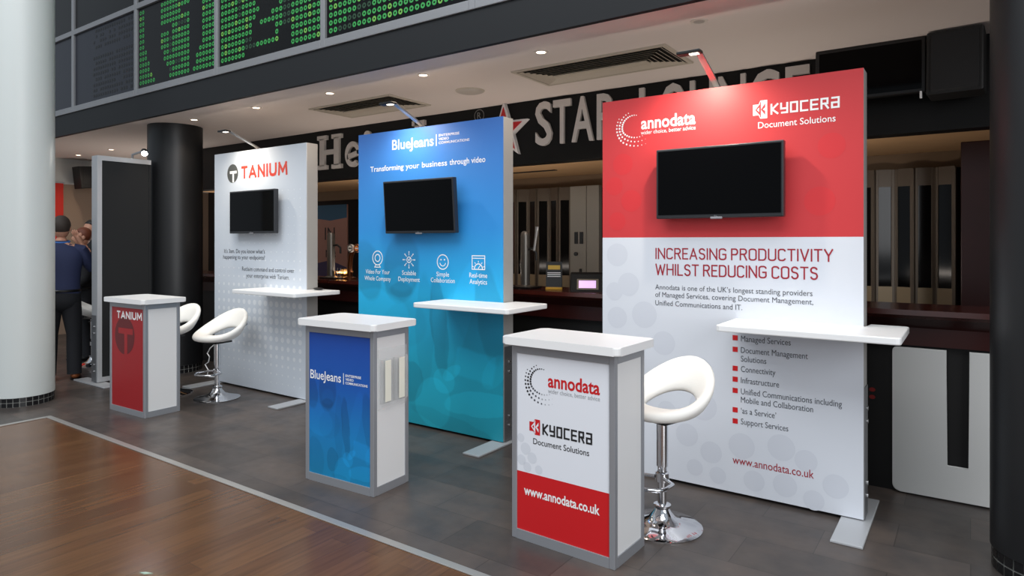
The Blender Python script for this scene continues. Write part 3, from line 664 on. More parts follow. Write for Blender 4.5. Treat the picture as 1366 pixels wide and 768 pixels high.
def pinwheel(m, x0, x1, z0, z1, y, red, white):
    W_, H_ = x1-x0, z1-z0; P = lambda a, b: (x0+a*W_, z0+b*H_)
    m.flat([P(0, .2), P(.52, .2), P(.52, .8), P(0, .8)], y, red); m.flat([P(.52, 0), P(1, 0), P(1, 1), P(.52, 1), P(.40, .8), P(.52, .8), P(.52, .2), P(.40, .2)], y, red)
    y2 = y-.0005
    m.flat([P(.16, .5), P(.48, .2), P(.48, .8)], y2, white); m.flat([P(.56, .5), P(.86, .18), P(.86, .82)], y2, white)
    m.flat([P(.27, .5), P(.44, .38), P(.44, .62)], y2-.0003, red); m.flat([P(.70, .5), P(.86, .40), P(.86, .60)], y2-.0003, red)
    m.flat([P(.48, .12), P(.56, .06), P(.56, .94), P(.48, .88)], y2-.0001, white)
    return m
square_caps(MB(), L(-.938), L(-.568), 2.222, .062, f).build('company_lettering', P_WHITE, t)
pinwheel(MB(), L(-1.035), L(-.956), 2.205, 2.31, f, 0, 1).build('company_mark', [P_WHITE, KR], t)
lettering('strapline', RW([('Document Solutions', -1.007, -.600, 2.150, .036)]), f, t, P_WHITE, .006)
thin_caps(MB(), 'INCREASING PRODUCTIVITY', L(-1.63), L(-.616), 1.387, .070, f).build('headline', P_RED_TXT, t)
thin_caps(MB(), 'WHILST REDUCING COSTS', L(-1.63), L(-.692), 1.286, .072, f).build('headline', P_RED_TXT, t)
lettering('body_text', RW([('Annodata is one of the UK\u2019s longest standing providers', -1.635, -.716, 1.196, .031), ('of Managed Services, covering Document Management,', -1.635, -.712, 1.149, .031), ('Unified Communications and IT.', -1.635, -1.096, 1.096, .031)]), f, t, P_GREY)
bul = [('Managed Services', -.829, .913), ('Document Management', -.740, .846), ('Solutions', -.961, .795), ('Connectivity', -.911, .735), ('Infrastructure', -.891, .669), ('Unified Communications including', -.569, .604), ('Mobile and Collaboration', -.713, .555), ('\u2018as a Service\u2019', -.907, .491), ('Support Services', -.842, .428)]
for s_, b, z in bul: lettering('bullet_line', RW([(s_, -1.104, b, z, .034)]), f, t, P_GREY)
for z in (.931, .863, .751, .687, .621, .507, .441): MB().flat([(L(-1.152), z-.015), (L(-1.122), z-.015), (L(-1.122), z+.015), (L(-1.152), z+.015)], f).build('bullet_square', P_RED, t)
lettering('web_address', RW([('www.annodata.co.uk', -1.152, -.709, .190, .045)]), f, t, P_RED_TXT, .004)
m = MB()
for a, z, r in ((-1.90, 1.41, .075), (-1.82, 1.22, .075), (-1.98+.06, 1.17, .06), (-1.90, 1.0, .07), (-1.71, 1.03, .085), (-1.58, .86, .075), (-1.35, .72, .075), (-1.52, .63, .06), (-1.33, .50, .085), (-1.56, .44, .06), (-1.43, .31, .07), (-1.28, .23, .065), (-1.10, .30, .075), (-1.72, .52, .06), (-1.24, .10, .05), (-.88, .33, .075), (-1.13, .42-.1, .0), (-.72, .22-.06, .0), (-.75, .28, .06), (-1.03, .11, .06), (-.86, .12, .065), (-.60, .17, .065), (-.71, .07, .055), (-1.38, .12, .05)):
    if r: m.k += 1; m.disc(L(a), z, r, -.0004-.00002*m.k, 28)
m.build('printed_dots', mat('panel dot print', (206, 210, 219), .5), t)
m = MB()
for a, z, r in ((-1.86, 2.0, .07), (-1.92, 1.86, .06), (-1.8, 1.76, .07), (-1.9, 1.63, .06), (-.62, 2.02, .07), (-.68, 1.72, .08)): m.k += 1; m.disc(L(a), z, r, -.0004-.00002*m.k, 28)
m.build('printed_dots', mat('panel red dot print', (204, 48, 53), .5), t)
tv('black television on the red and white panel', -1.219, 1.849)

# --- blue panel ------------------------------------------------------------------
def people_print(name, zspan, x_w, stops, rough=.5):
    m = bpy.data.materials.new(name); m.use_nodes = True; nt = m.node_tree; X.nt = nt; b = nt.nodes['Principled BSDF']; b.inputs['Roughness'].default_value = rough
    tc = nt.nodes.new('ShaderNodeTexCoord'); sp = nt.nodes.new('ShaderNodeSeparateXYZ'); nt.links.new(tc.outputs['Object'], sp.inputs[0])
    nz = nt.nodes.new('ShaderNodeTexNoise'); nz.inputs['Scale'].default_value = 5/x_w; nz.inputs['Detail'].default_value = 3; nt.links.new(tc.outputs['Object'], nz.inputs['Vector'])
    wob = (X(nz.outputs['Fac'])-.5)*.05
    u = X(sp.outputs[0])*(1/x_w)+wob; zz = X(sp.outputs[2]); v = zz*(1/zspan)+wob
    cr = nt.nodes.new('ShaderNodeValToRGB'); e = cr.color_ramp.elements
    nt.links.new((zz*(1/stops[-1][0])).v, cr.inputs[0])
    for i, (z, c) in enumerate(stops):
        el = e[i] if i < 2 else e.new(z/stops[-1][0]); el.position = z/stops[-1][0]; el.color = rgb(*c)
    tone = X.op('MULTIPLY', u, 0)
    # hair of the woman at the left, bearded man in glasses, shoulders, forearms, hands and the tablet they hold
    for cx, cy, rx, ry, rot, k, soft in ((.07, .95, .10, .20, 15, -.2, .15), (.33, .97, .13, .22, -5, -.22, .15), (.335, .90, .085, .08, 0, .07, .3), (.33, .83, .08, .05, 0, -.12, .25), (.17, .66, .24, .16, -20, .10, .12), (.36, .62, .16, .14, 15, -.06, .15),
                                         (.60, .62, .055, .30, 6, -.20, .15), (.50, .60, .06, .34, 0, -.08, .15), (.74, .72, .07, .30, -14, .07, .15), (.92, .72, .08, .28, 8, -.14, .15), (.63, .305, .075, .075, 30, .18, .12), (.68, .36, .07, .035, 40, .16, .15), (.56, .16, .12, .15, 0, .16, .08), (.40, .27, .085, .12, 0, -.16, .08), (.86, .20, .22, .075, 6, .16, .08), (.95, .40, .06, .11, -30, .10, .12), (.70, .05, .30, .05, -14, -.10, .12), (.15, .25, .12, .22, 8, -.10, .12)):
        tone = tone+blob(u, v, cx, cy, rx, ry, rot, soft)*k
    ca, sa = math.cos(R(-8)), math.sin(R(-8))           # the tablet they hold
    p_ = (u-.83)*ca+(v-.42)*sa; q_ = (v-.42)*ca-(u-.83)*sa
    bx = X.op('MULTIPLY', X.op('SUBTRACT', .13, X.op('ABSOLUTE', p_)), 60.0, clamp=True)*X.op('MULTIPLY', X.op('SUBTRACT', .09, X.op('ABSOLUTE', q_)), 60.0, clamp=True)
    tone = tone+bx*.15
    fade = X.op('MULTIPLY', X.op('SUBTRACT', 1.25, v), 4.0, clamp=True)
    tone = tone*fade*1.25+1.0+(X(nz.outputs['Fac'])-.5)*.1
    mx = nt.nodes.new('ShaderNodeMix'); mx.data_type = 'RGBA'; mx.blend_type = 'MULTIPLY'; mx.inputs[0].default_value = 1
    cb = nt.nodes.new('ShaderNodeCombineXYZ'); [nt.links.new(tone.v, cb.inputs[i]) for i in range(3)]
    nt.links.new(cr.outputs[0], mx.inputs[6]); nt.links.new(cb.outputs[0], mx.inputs[7]); nt.links.new(mx.outputs[2], b.inputs['Base Color'])
    return m
BX0, BX1 = -4.375, -2.818
BPRINT = people_print('blue people print', 1.32, 1.557, [(0, (26, 142, 160)), (.5, (22, 156, 184)), (1.1, (28, 166, 216)), (1.6, (44, 140, 212)), (2.42, (62, 116, 196))])
t, w = panel('display_panel', 'tall blue display panel in the middle with white icons', BX0, BX1, None, -3.665, 30, (-3.375, -2.515))
MB().box(.004, w-.004, 0, .0062, .02, 2.42).build('printed_graphic', BPRINT, t)
L = lambda x: x-BX0
lettering('company_lettering', RW([('BlueJeans', -3.961, -3.501, 2.261, .080)]), f, t, P_WHITE, .010)
m = MB(); m.flat([(L(-3.476), 2.255), (L(-3.468), 2.255), (L(-3.468), 2.345), (L(-3.476), 2.345)], f); m.build('divider_line', P_WHITE, t)
lettering('strapline', RW([('ENTERPRISE', -3.447, -3.236, 2.325, .019), ('VIDEO', -3.447, -3.342, 2.296, .019), ('COMMUNICATIONS', -3.447, -3.137, 2.266, .019)]), f, t, P_WHITE, .012)
m1 = text_mesh('A'); bpy.data.meshes.remove(m1)
lettering('headline', RW([('Transforming', -4.223, -3.83, 2.092, .044), ('business', -3.625, -3.36, 2.093, .044), ('through video', -3.335, -2.984, 2.094, .044)]), f, t, P_WHITE, .009)
lettering('headline', RW([('your', -3.805, -3.655, 2.092, .044)]), f, t, P_WHITE, 0)
lettering('caption', RW([('Video For Your', -4.281, -3.991, 1.222, .036), ('Whole Company', -4.295, -3.978, 1.165, .036)]), f, t, P_WHITE, .004)
lettering('caption', RW([('Scalable', -3.847, -3.691, 1.222, .036), ('Deployment', -3.890, -3.649, 1.170, .036)]), f, t, P_WHITE, .004)
lettering('caption', RW([('Simple', -3.471, -3.339, 1.222, .036), ('Collaboration', -3.530, -3.282, 1.174, .036)]), f, t, P_WHITE, .004)
lettering('caption', RW([('Real-time', -3.138, -2.966, 1.224, .036), ('Analytics', -3.136, -2.968, 1.175, .036)]), f, t, P_WHITE, .004)
m = MB(); c, z = L(-4.135), 1.357; m.ring(c, z, .055, .063, f, 28, 1.0); m.ring(c, z, .026, .034, f, 22); m.stroke([(c-.02, z-.06), (c-.035, z-.078), (c+.035, z-.078), (c+.02, z-.06)], .007, f); m.build('webcam_icon', P_WHITE, t)
m = MB(); c, z = L(-3.769), 1.347; m.ring(c, z, .02, .027, f, 20); m.stroke([(c-.01, z+.006), (c, z-.008), (c+.012, z+.012)], .006, f)
for k in range(8):
    a = k*PI/4; m.stroke([(c+.040*math.cos(a), z+.040*math.sin(a)), (c+.06*math.cos(a), z+.06*math.sin(a))], .006, f); m.disc(c+.065*math.cos(a), z+.065*math.sin(a), .006, f, 10)
m.build('network_icon', P_WHITE, t)
m = MB(); c, z = L(-3.405), 1.336; m.ring(c, z, .053, .061, f, 30); m.ring(c, z-.002, .026, .033, f, 16, 1, R(190), R(350)); m.disc(c-.018, z+.018, .007, f, 10); m.disc(c+.018, z+.018, .007, f, 10); m.build('smiley_icon', P_WHITE, t)
m = MB(); c, z = L(-3.05), 1.334; m.stroke([(c-.06, z-.048), (c+.06, z-.048), (c+.06, z+.055), (c-.06, z+.055), (c-.06, z-.048)], .007, f); m.stroke([(c-.06, z+.036), (c+.06, z+.036)], .006, f); m.ring(c, z-.044, .034, .042, f, 16, 1, 0, PI); m.stroke([(c, z-.04), (c+.018, z-.018)], .006, f)
for k in range(5): a = PI*(k+.5)/5; m.stroke([(c+.05*math.cos(a), z-.044+.05*math.sin(a)), (c+.058*math.cos(a), z-.044+.058*math.sin(a))], .006, f)
m.build('gauge_icon', P_WHITE, t)
tv('black television on the blue panel, tipped slightly forward', -3.575, 1.775, 4)

# --- white dotted panel ------------------------------------------------------------
TX0, TX1 = -6.613, -5.078
t, w = panel('display_panel', 'tall white display panel at the left with pale dots', TX0, TX1, None, -5.90, 26, (-5.70, -4.76))
MB().box(.004, w-.004, 0, .0062, .02, 2.42).build('printed_graphic', mat('pale blue grey print', (204, 211, 220), .5), t)
L = lambda x: x-TX0
m = MB()
for i in range(16):
    for j in range(25):
        x, z = .09+.09*i, .12+.085*j
        if z > 2.0: continue
        r = .034*max(.25, 1-abs(z-.75)/.95)*(1 if z < 1.1 else .7)*(.45+.55*min(1, (x+.2)/1.0))
        if z < .35: r *= .55+z
        m.disc(x, z, r, -.0005, 12)
m.build('printed_dots', mat('pale dot print', (224, 228, 233), .5), t)
plain_caps(MB(), L(-6.119), L(-5.363), 2.136, .130, f).build('company_lettering', P_ORANGE, t)
m = MB(); c, z = L(-6.274), 2.20; m.disc(c, z, .097, f, 36); m.mi = 1; m.stroke([(c-.035, z+.012), (c+.06, z+.012)], .028, f-.0005); m.stroke([(c+.012, z+.01), (c+.012, z-.078)], .028, f-.0005); m.build('company_mark', [mat('mark grey', (78, 80, 78), .5), P_WHITE], t)
lettering('body_text', RW([('It\u2019s 3am. Do you know what\u2019s', -6.428, -5.720, 1.377, .040), ('happening to your endpoints?', -6.446, -5.720, 1.316, .040)]), f, t, P_GREY, .008)
lettering('body_text', RW([('Reclaim command and control over', -6.106, -5.259, 1.198, .042), ('your enterprise with Tanium.', -6.034, -5.335, 1.132, .042)]), f, t, P_GREY, .004)
tv('black television on the white dotted panel', -5.81, 1.789)
tag(MB().ball((0, 0, 0), .062, .04, .011).build('remote_control', BLACKPL, None, True, (-4.955, 3.96, 1.0605)), 'small black remote lying on the left shelf', 'remote')

# --- dark panel seen at an angle ---------------------------------------------------
t = thing('display_panel', 'black fabric display panel in a silver frame beside the black column', 'display panel', (-7.495, 3.15, 0))
ln = .55; h = 2.40
fr = MB()
fr.box(-.13, 0, 0, .022, .02, h, .003)
fr.box(-.13, 0, .022, ln-.022, h-.03, h, .003); fr.box(-.13, 0, .022, ln-.022, .02, .05, .003); fr.box(-.004, .003, -.001, .045, .02, h, .001); fr.box(-.004, .003, .045, ln, h-.05, h, .001); fr.box(-.004, .003, .045, ln, .02, .07, .001)
fr.build('frame', SILVER, t)
MB().box(-.09, -.005, .022, ln-.022, .05, h-.03).build('fabric_infill', BLACKFAB, t); MB().box(-.13, .001, ln-.022, ln, .02, h-.001, .003).build('far_post', BLACKFAB, t)
MB().box(-.125, -.02, -.004, .001, .02, .72, .001).build('side_plate', SILVER_D, t)
for z in (.13, .2, .53, .6):
    m = MB(); m.tube([(-.07, -.003, z), (-.07, -.013, z)], .012, 12); m.build('bolt', BOLT, t, True)
MB().box(-.42, .28, -.06, .085, 0, .014, .004).build('foot', SILVER, t)
la = MB(); la.tube([(-.06, .38, h-.02), (-.06, .38, h+.05), (.1, .395, h+.07), (.17, .40, h+.05)], .012, 10)
arm = la.build('lamp_arm', mat('satin lamp metal', (0, 0, 0)), t)
m = MB(); m.tube([(.155, .40, h+.075), (.195, .385, h+.045)], .032, 18); m.build('lamp_head', BLACKPL, arm, True)
m = MB(); m.tube([(.195, .385, h+.045), (.198, .384, h+.043)], .029, 18); m.build('lamp_glass', mat('bare lamp glare', (255, 250, 240), .3, emit=40), arm)
spot('spot_lamp_beam', (.21, .378, h+.035), (2.2, -1.2, h-2.0), 10, 120, .8, (1, .95, .86), t, .03)

# ---------------------------------------------------------------- counters
def counter(label, x, y, rz, graphic_fn, h=.975):
    """origin: front left corner on the floor"""
    t = thing('counter', label, 'counter', (x, y, 0), R(rz)); w, d = .585, .31; e = .03
    m = MB()
    for a in (0, w-e):
        for b in (0, d-e): m.box(a, a+e, b, b+e, 0, h, .003)
    for b in (0, d-e): m.box(e, w-e, b, b+e, h-.045, h, .001); m.box(e, w-e, b, b+e, 0, .05, .001)
    for a in (0, w-e): m.box(a, a+e, e, d-e, h-.045, h, .001); m.box(a, a+e, e, d-e, 0, .05, .001)
    m.build('frame', mat('counter aluminium', (158, 160, 165), .42, .45), t)
    for a, b in ((w-.012, w-.006), (.006, .012)): MB().box(a, b, e, d-e, .05, h-.045).build('side_panel', WHITE_SIDE, t)
    MB().box(e, w-e, d-.012, d-.006, .05, h-.045).build('back_panel', WHITE_SIDE, t)
    o = .041
    MB().prism(rrect(-o, w+o, -o, d+o, .03), 'z', h, h+.039, .005).build('worktop', WHITE, t)
    graphic_fn(t, e, w-e, .05, h-.045)
    return t
def g_kyo(t, a, b, z0, z1):
    y = .006
    MB().box(a, b, y, .012, .342, z1).build('upper_graphic', mat('counter white print', (226, 229, 236), .45), t)
    MB().box(a, b, y, .012, z0, .342).build('lower_graphic', P_RED, t)
    L2 = lambda x: x+1.912; f2 = y-.001
    q = lambda rows: [(s, L2(p), L2(r), z, h) for s, p, r, z, h in rows]
    lettering('company_lettering', q([('annodata', -1.695, -1.407, .788, .062)]), f2, t, P_RED, .022)
    lettering('strapline', q([('wider choice, better advice', -1.695, -1.407, .758, .021)]), f2, t, P_LGREY)
    swirl(MB(), L2(-1.835), L2(-1.64), .70, .905, f2, lambda s: 0 if s < .55 else (1 if s < .8 else 2)).build('dotted_swirl', [P_BLACK, P_GREY, P_LGREY], t)
    square_caps(MB(), L2(-1.728), L2(-1.438), .548, .055, f2).build('company_lettering', P_BLACK, t)
    pinwheel(MB(), L2(-1.806), L2(-1.742), .54, .617, f2, 0, 1).build('company_mark', [P_RED, MATS['counter white print']], t)
    lettering('strapline', q([('Document Solutions', -1.783, -1.464, .493, .029)]), f2, t, P_BLACK, .004)
    lettering('web_address', q([('www.annodata.co.uk', -1.839, -1.408, .231, .044)]), f2, t, P_WHITE, .022)
    m = MB()
    for x, z, r in ((-1.86, .51, .022), (-1.83, .46, .03), (-1.855, .40, .026), (-1.79, .42, .028), (-1.82, .37, .024), (-1.75, .37, .022)): m.disc(L2(x), z, r, y-.0004, 20)
    m.build('printed_dots', mat('counter dot print', (212, 216, 224), .5), t)
counter('white counter with a red lower front, nearest the camera', -1.912, 2.736, -1.8, g_kyo, .981)
BPRINT2 = people_print('blue people counter print', .60, .585, [(0, (14, 128, 172)), (.3, (16, 122, 184)), (.62, (20, 86, 172)), (.97, (22, 66, 156))])
def g_bj(t, a, b, z0, z1):
    y = .006; MB().box(a, b, y, .012, z0, z1).build('front_graphic', BPRINT2, t); f2 = y-.001
    L2 = lambda x: x+3.447
    q = lambda rows: [(s, L2(p), L2(r), z, h) for s, p, r, z, h in rows]
    lettering('company_lettering', q([('BlueJeans', -3.407, -3.136, .640, .054)]), f2, t, P_WHITE, .010)
    MB().flat([(L2(-3.117), .632), (L2(-3.112), .632), (L2(-3.112), .70), (L2(-3.117), .70)], f2).build('divider_line', P_WHITE, t)
    lettering('strapline', q([('ENTERPRISE', -3.098, -2.968, .680, .014), ('VIDEO', -3.098, -3.03, .658, .014), ('COMMUNICATIONS', -3.098, -2.915, .636, .014)]), f2, t, P_WHITE, .02)
bjc = counter('white counter with a blue printed front, in the middle', -3.447, 2.655, 3.0, g_bj)
def g_tan(t, a, b, z0, z1):
    y = .006; MB().box(a, b, y, .012, z0, z1).build('front_graphic', mat('dark red print', (156, 22, 28), .45), t); f2 = y-.001
    L2 = lambda x: x+6.307
    plain_caps(MB(), L2(-6.19), L2(-5.775), .822, .066, f2).build('company_lettering', P_WHITE, t)
    m = MB(); c, z = L2(-6.06), .675; m.disc(c, z, .165, y-.0005, 40); m.mi = 1; m.stroke([(c-.08, z+.04), (c+.11, z+.04)], .05, f2); m.stroke([(c+.02, z+.03), (c+.02, z-.14)], .05, f2); m.build('company_mark', [mat('mark maroon', (98, 22, 26), .5), MATS['dark red print']], t)
counter('white counter with a dark red front, furthest left', -6.307, 2.752, 2.0, g_tan, .965)

# clear leaflet holder on the side of the blue counter
t = thing('leaflet_holder', 'clear acrylic leaflet holder on the side of the blue counter', 'leaflet holder')
t.matrix_world = Matrix.Translation((-3.447, 2.655, 0)) @ Matrix.Rotation(R(3), 4, 'Z') @ Matrix.Translation((.5865, .0, 0))
ACR = mat('clear acrylic', (240, 242, 242), .05); ACR.node_tree.nodes['Principled BSDF'].inputs['Alpha'].default_value = .16
MB().box(0, .004, .035, .285, .50, .86, .001).build('back_plate', ACR, t)
for k in range(2):
    y0 = .045+.122*k
    m = MB(); m.box(.017, .019, y0, y0+.112, .54, .80, .0005); m.box(.004, .017, y0, y0+.003, .54, .80); m.box(.004, .017, y0+.109, y0+.112, .54, .80); m.box(.004, .019, y0, y0+.112, .537, .54); m.build('pocket', ACR, t)
    m = MB(); m.box(.019, .022, y0+.030, y0+.080, .545, .79, .001); m.build('front_rib', mat('frosted acrylic', (238, 236, 222), .4), t)

# ---------------------------------------------------------------- bar stools
def seat_mesh():
    m = MB(); N, K = 56, 18; rings = []
    for i in range(N):
        th = 2*PI*i/N; b = (1-math.cos(th))/2                     # 0 at the front (-x), 1 at the back (+x)
        ox, oy = -.235*math.cos(th)+.035, .225*math.sin(th)
        ix, iy = -.125*math.cos(th)+.070, .158*math.sin(th)
        oz = .055+.235*b**1.7; iz = .045+.085*b**2.2
        O, I = Vector((ox, oy, oz)), Vector((ix, iy, iz)); d = O-I; Ld = d.length; d.normalize()
        tang = Vector((.235*math.sin(th), .225*math.cos(th), 0)).normalized(); nrm = d.cross(tang).normalized()
        if nrm.z < 0: nrm = -nrm
        tk = .034-.006*b; C = (O+I)/2; ring = []
        for k in range(K):
            a = 2*PI*k/K; ca, sa = math.cos(a), math.sin(a)
            px = math.copysign(abs(ca)**.7, ca)*(Ld/2+.012); pz = math.copysign(abs(sa)**.8, sa)*tk
            ring.append(m.bm.verts.new(C+d*px+nrm*pz))
        rings.append(ring)
    for i in range(N):
        a, b = rings[i], rings[(i+1) % N]
        for k in range(K): m.bm.faces.new((a[k], a[(k+1) % K], b[(k+1) % K], b[k]))
    return m
def stool(label, x, y, rz, drop=0):
    t = thing('bar_stool', label, 'bar stool', (x, y, 0), R(rz), 'white bar stools'); zs = .565-drop
    s_ = seat_mesh().build('seat', LEATHER, t, True, (0, 0, zs))
    MB().box(-.09, .10, -.09, .09, -.005, .012, .006).build('seat_plate', BLACKPL, s_)
    m = MB()
    for k in range(1): m.stroke([(0, 0), (.02, .01), (.012, .03), (-.008, .02), (0, 0)], .005, 0)
    tg = m.build('seat_tag', P_BLACK, s_); tg.location = (.262, -.085, .135)
    MB().tube([(0, 0, .32), (0, 0, zs)], .030, 20).build('pole_sleeve', CHROME, t, True)
    MB().tube([(0, 0, .06), (0, 0, .325)], .024, 20).build('pole', CHROME, t, True)
    MB().lathe([(0, 0), (.205, 0), (.207, .008), (.19, .016), (.12, .03), (.07, .052), (.045, .085), (.038, .10), (.045, .108), (.045, .118), (.03, .125), (0, .125)], n=48).build('base', CHROME, t, True)
    pts = []
    for k in range(13): a = R(-90+15*k); pts.append((-.12-.06-.07*math.cos(a) if False else -.115-.095*math.cos(a), .115*math.sin(a), .255))
    loop = [(-.02, -.03, .262), (-.04, -.10, .257)]+pts+[(-.04, .10, .257), (-.02, .03, .262)]
    MB().tube(loop, .010, 10).build('footrest', CHROME, t, True)
    MB().lathe([(.026, .235), (.036, .24), (.036, .285), (.026, .29)], n=24).build('footrest_collar', CHROME, t, True)
    MB().tube([(0, .03, zs-.012), (.03, .17, zs-.02), (.035, .21, zs-.025)], [.006, .006, .01], 8).build('height_lever', BLACKPL, t, True)
    return t
YR = 34.93
stool('white bar stool behind the white and red counter', -1.33, 3.285, YR+38)
stool('white bar stool in front of the white dotted panel', -5.90, 3.53, YR+64, .03)
stool('white bar stool partly hidden by the dark red counter', -6.46, 3.37, YR+64, 0)
stool('white bar stool behind the black framed panel at the far left', -8.72, 3.62, YR-150, 0)

# ---------------------------------------------------------------- far left: banner and loudspeaker
t = thing('banner', 'plain red hanging banner on the far left wall', 'banner', (-12, 4.2, 0))
MB().box(0, .02, -.25, .335, 1.1, 2.43, .002).build('banner_sheet', mat('banner red', (206, 40, 24), .6), t)
MB().tube([(.01, -.27, 2.435), (.01, .355, 2.435)], .012, 10).build('rail', SILVER, t)
t = thing('loudspeaker', 'black loudspeaker on the far left wall above the people', 'loudspeaker', (-11.75, 4.80, 2.52))
m = MB(); m.prism([(-.15, -.18), (.16, -.14), (.17, .2), (-.19, .17)], 'x', -.12, .15, .012); m.build('cabinet', mat('speaker vinyl', (0, 0, 0)), t)
MB().box(.15, .156, -.13, .13, -.11, .14, .003).build('grille', mat('speaker grille', (0, 0, 0)), t)
MB().tube([(-.1, 0, .05), (-.24, 0, .05)], .025).build('wall_bracket', BLACKPL, t)

# ---------------------------------------------------------------- people
SKIN = mat('skin', (206, 150, 124), .5)
def skin_obj(name, verts, edges, radii, m, parent, sub=2, root=0):
    me = bpy.data.meshes.new(name); me.from_pydata(verts, edges, []); me.materials.append(m)
    o = bpy.data.objects.new(name, me); COL.objects.link(o); o.parent = parent
    md = o.modifiers.new('skin', 'SKIN'); md.use_smooth_shade = True
    me.skin_vertices or me.attributes
    if not me.skin_vertices:
        bpy.context.view_layer.objects.active = o; bpy.ops.mesh.customdata_skin_add()
    for i, r in enumerate(radii):
        sv = me.skin_vertices[0].data[i]; sv.radius = (r, r) if isinstance(r, (int, float)) else r; sv.use_root = (i == root)
    sb = o.modifiers.new('sub', 'SUBSURF'); sb.levels = sub; sb.render_levels = sub
    return o
def person(label, x, y, rz, top, legs, shoes, hairc, raised=True, h=1.76):
    """faces local +y; origin on the floor between the feet"""
    t = thing('person', label, 'person', (x, y, 0), R(rz)); k = h/1.76
    V = [(0, 0, .95), (0, .0, 1.10), (0, -.01, 1.28), (0, 0, 1.42), (0, .01, 1.50), (0, .015, 1.56),
         (.10, 0, .90), (.115, .02, .49), (.12, -.01, .10), (.13, .10, .045),
         (-.10, 0, .90), (-.10, .0, .49), (-.11, -.03, .10), (-.12, .08, .045)]
    E_ = [(0, 1), (1, 2), (2, 3), (3, 4), (4, 5), (0, 6), (6, 7), (7, 8), (8, 9), (0, 10), (10, 11), (11, 12), (12, 13)]
    rad = [(.15, .11), (.14, .10), (.16, .11), (.10, .08), .052, .05, .085, .058, .042, .03, .085, .058, .042, .03]
    armR = [(.17, 0, 1.40), (.29, .10, 1.18), (.17, .22, 1.44), (.13, .20, 1.53)] if raised else [(.17, 0, 1.40), (.25, -.02, 1.12), (.24, .10, .88), (.24, .14, .80)]
    armL = [(-.17, 0, 1.40), (-.25, -.02, 1.12), (-.22, .14, .95), (-.20, .20, .90)]
    for A in (armR, armL):
        n = len(V); V += A; E_ += [(3, n), (n, n+1), (n+1, n+2), (n+2, n+3)]; rad += [.062, .045, .032, (.04, .022)]
        d = (Vector(A[3])-Vector(A[2])).normalized(); sd = d.orthogonal().normalized()
        for q in range(5):                          # four fingers and a thumb
            off = (q-1.5)*.019 if q < 4 else .045; ln = (.07, .08, .075, .06, .05)[q]
            p1 = Vector(A[3])+d*(.035 if q < 4 else .0)+sd*off*.8; p2 = p1+d*ln*.5+sd*(off*.2 if q < 4 else .02); p3 = p2+d*ln*.45+Vector((0, .018, 0))
            n2 = len(V); V += [tuple(p1), tuple(p2), tuple(p3)]; E_ += [(n+3, n2), (n2, n2+1), (n2+1, n2+2)]; rad += [.010, .009, .008]
    V = [(a*k, b*k, c*k) for a, b, c in V]
    body = skin_obj('body', V, E_, rad, SKIN, t, 1)
    # head joined to the neck, with a face
    m = MB(); m.ball((0, .02, 1.645), .078, .097, .118, 20, 14)
    for v in m.bm.verts:
        z = v.co.z
        if z < 1.62 and v.co.y > .02: v.co.x *= .86; v.co.y += .008
        if abs(v.co.x) < .02 and 1.60 < z < 1.655 and v.co.y > .08: v.co.y += .022
        if abs(abs(v.co.x)-.03) < .014 and 1.655 < z < 1.69 and v.co.y > .07: v.co.y -= .008
    for sx in (-1, 1): m.ball((sx*.079, .01, 1.64), .012, .022, .034, 8, 8)
    m.ball((0, .112, 1.59), .024, .008, .006, 8, 6)
    for v in m.bm.verts: v.co *= k
    head = m.build('head', SKIN, t, True)
    m = MB(); m.ball((0, .005, 1.672), .088, .104, .108, 20, 14)
    for v in list(m.bm.verts):
        if v.co.y > .05 and v.co.z < 1.70: v.co.y = .05; v.co.x *= .95
        if v.co.z < 1.585: v.co.z = 1.585; v.co.x *= .8; v.co.y *= .8
        v.co *= k
    m.build('hair', hairc, t, True)
    # clothing over the body
    def loft(m, rows, n=24):                            # rows: x, y, z, rx, ry
        rings = [[m.bm.verts.new(((x+a*math.cos(2*PI*q/n))*k, (y+b*math.sin(2*PI*q/n))*k, z*k)) for q in range(n)] for x, y, z, a, b in rows]
        for p, r2 in zip(rings, rings[1:]):
            for q in range(n): m.bm.faces.new((p[q], p[(q+1) % n], r2[(q+1) % n], r2[q]))
        m.bm.faces.new(rings[0][::-1]); m.bm.faces.new(rings[-1])
    m = MB(); loft(m, [(0, 0, .90, .172, .128), (0, 0, .95, .178, .13), (0, 0, 1.05, .172, .128), (0, -.005, 1.18, .184, .132), (0, -.01, 1.30, .205, .135), (0, -.005, 1.39, .205, .12), (0, 0, 1.44, .16, .095), (0, .005, 1.475, .085, .07), (0, .01, 1.505, .068, .062)])
    for A in (armR, armL):
        P = [Vector(p)*k for p in A]; e_ = P[1].lerp(P[2], .88)
        m.tube([P[0]+Vector((-.05*math.copysign(1, P[0].x), 0, .005)), P[0], P[0].lerp(P[1], .5), P[1].lerp(P[0], .08), P[1].lerp(P[2], .1), P[1].lerp(P[2], .5), e_], [.068*k, .074*k, .066*k, .058*k, .057*k, .05*k, .042*k], 14)
    m.build('shirt', top, t, True)
    m = MB(); loft(m, [(0, 0, .74, .05, .06), (0, 0, .79, .16, .122), (0, -.005, .86, .182, .138), (0, 0, .93, .176, .132), (0, 0, .985, .166, .124)])
    for sx, kn, an in ((1, (.115, .02, .49), (.12, -.01, .06)), (-1, (-.10, 0, .49), (-.11, -.03, .06))):
        hp = Vector((sx*.085, 0, .84)); kn = Vector(kn); an = Vector(an)
        m.tube([q*k for q in (hp, hp.lerp(kn, .4), kn, kn.lerp(an, .35), an)], [.098*k, .092*k, .072*k, .072*k, .068*k], 18)
    m.build('trousers', legs, t, True)
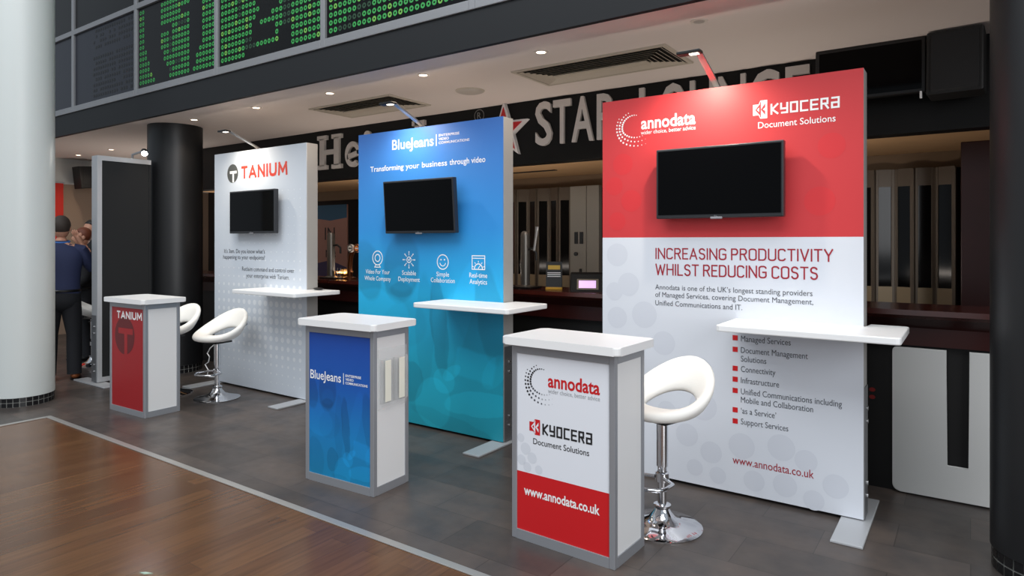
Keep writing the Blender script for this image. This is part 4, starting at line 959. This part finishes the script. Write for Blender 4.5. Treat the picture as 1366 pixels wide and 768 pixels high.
    m = MB(); m.tube([(.170*math.cos(a)*k, .127*math.sin(a)*k, .965*k) for a in [2*PI*q/28 for q in range(28)]], .016, 8, True); m.build('belt', BLACKPL, t, True)
    for sx, fy in ((.125, 0), (-.115, -.02)):
        m = MB(); m.ball((sx*k, (fy+.055)*k, .045), .048, .135, .045, 16, 10)
        for v in m.bm.verts: v.co.z = max(.002, v.co.z)
        sh = m.build('shoe', shoes, t, True)
        MB().prism([(sx*k+.05*math.cos(a), (fy+.055)*k+.137*math.sin(a)) for a in [2*PI*q/20 for q in range(20)]], 'z', 0, .014).build('sole', BLACKPL, sh)
    return t
NAVY = mat('navy shirt cloth', (42, 50, 84), .8); DARKT = mat('dark trouser cloth', (26, 27, 32), .85); BROWN = mat('brown shoe leather', (140, 80, 44), .4)
pm = person('person in a navy shirt and dark trousers with a hand raised to the face', -8.06, 3.03, 62, NAVY, DARKT, BROWN, mat('grey brown hair', (66, 56, 50), .7))
m = MB(); k_ = 1; m.tube([(.075*math.cos(a), .012+.07*math.sin(a), 1.495+.012*math.sin(a)) for a in [2*PI*q/24 for q in range(24)]], .008, 8, True); m.build('lanyard', mat('blue lanyard', (60, 120, 200), .6), pm, True)
person('person with auburn hair in dark clothes behind the one in navy', -9.19, 3.71, 160, mat('black top cloth', (22, 22, 26), .85), DARKT, BLACKPL, mat('auburn hair', (112, 56, 34), .6), False, 1.66)
person('person with black hair in dark clothes at the edge of the silver frame', -9.89, 4.10, 190, mat('black top cloth', (0, 0, 0)), DARKT, BLACKPL, mat('black hair', (18, 16, 16), .5), False, 1.78)

# white cable coiled beside the black column
tag(MB().tube([(-6.618, 4.02, .42), (-6.72, 4.02, .40), (-6.82, 4.0, .33), (-6.86, 3.99, .27), (-6.80, 3.98, .24), (-6.82, 3.98, .18), (-6.87, 3.97, .15), (-6.81, 3.97, .10), (-6.84, 3.98, .03), (-6.86, 4.02, .008), (-6.78, 4.06, .008), (-6.70, 4.06, .008)], .006, 8).build('cable', P_WHITE, None, True), 'loose white cable hanging beside the left edge of the white dotted panel', 'cable')

tag(MB().prism([(0, 0), (.03, .006), (.055, .03), (.02, .018)], 'z', .001, .004).build('paper_scrap', mat('pale green scrap', (170, 190, 165), .6), None, loc=(-3.08, 1.47, 0)), 'tiny pale scrap lying on the brown wooden floor', 'scrap')
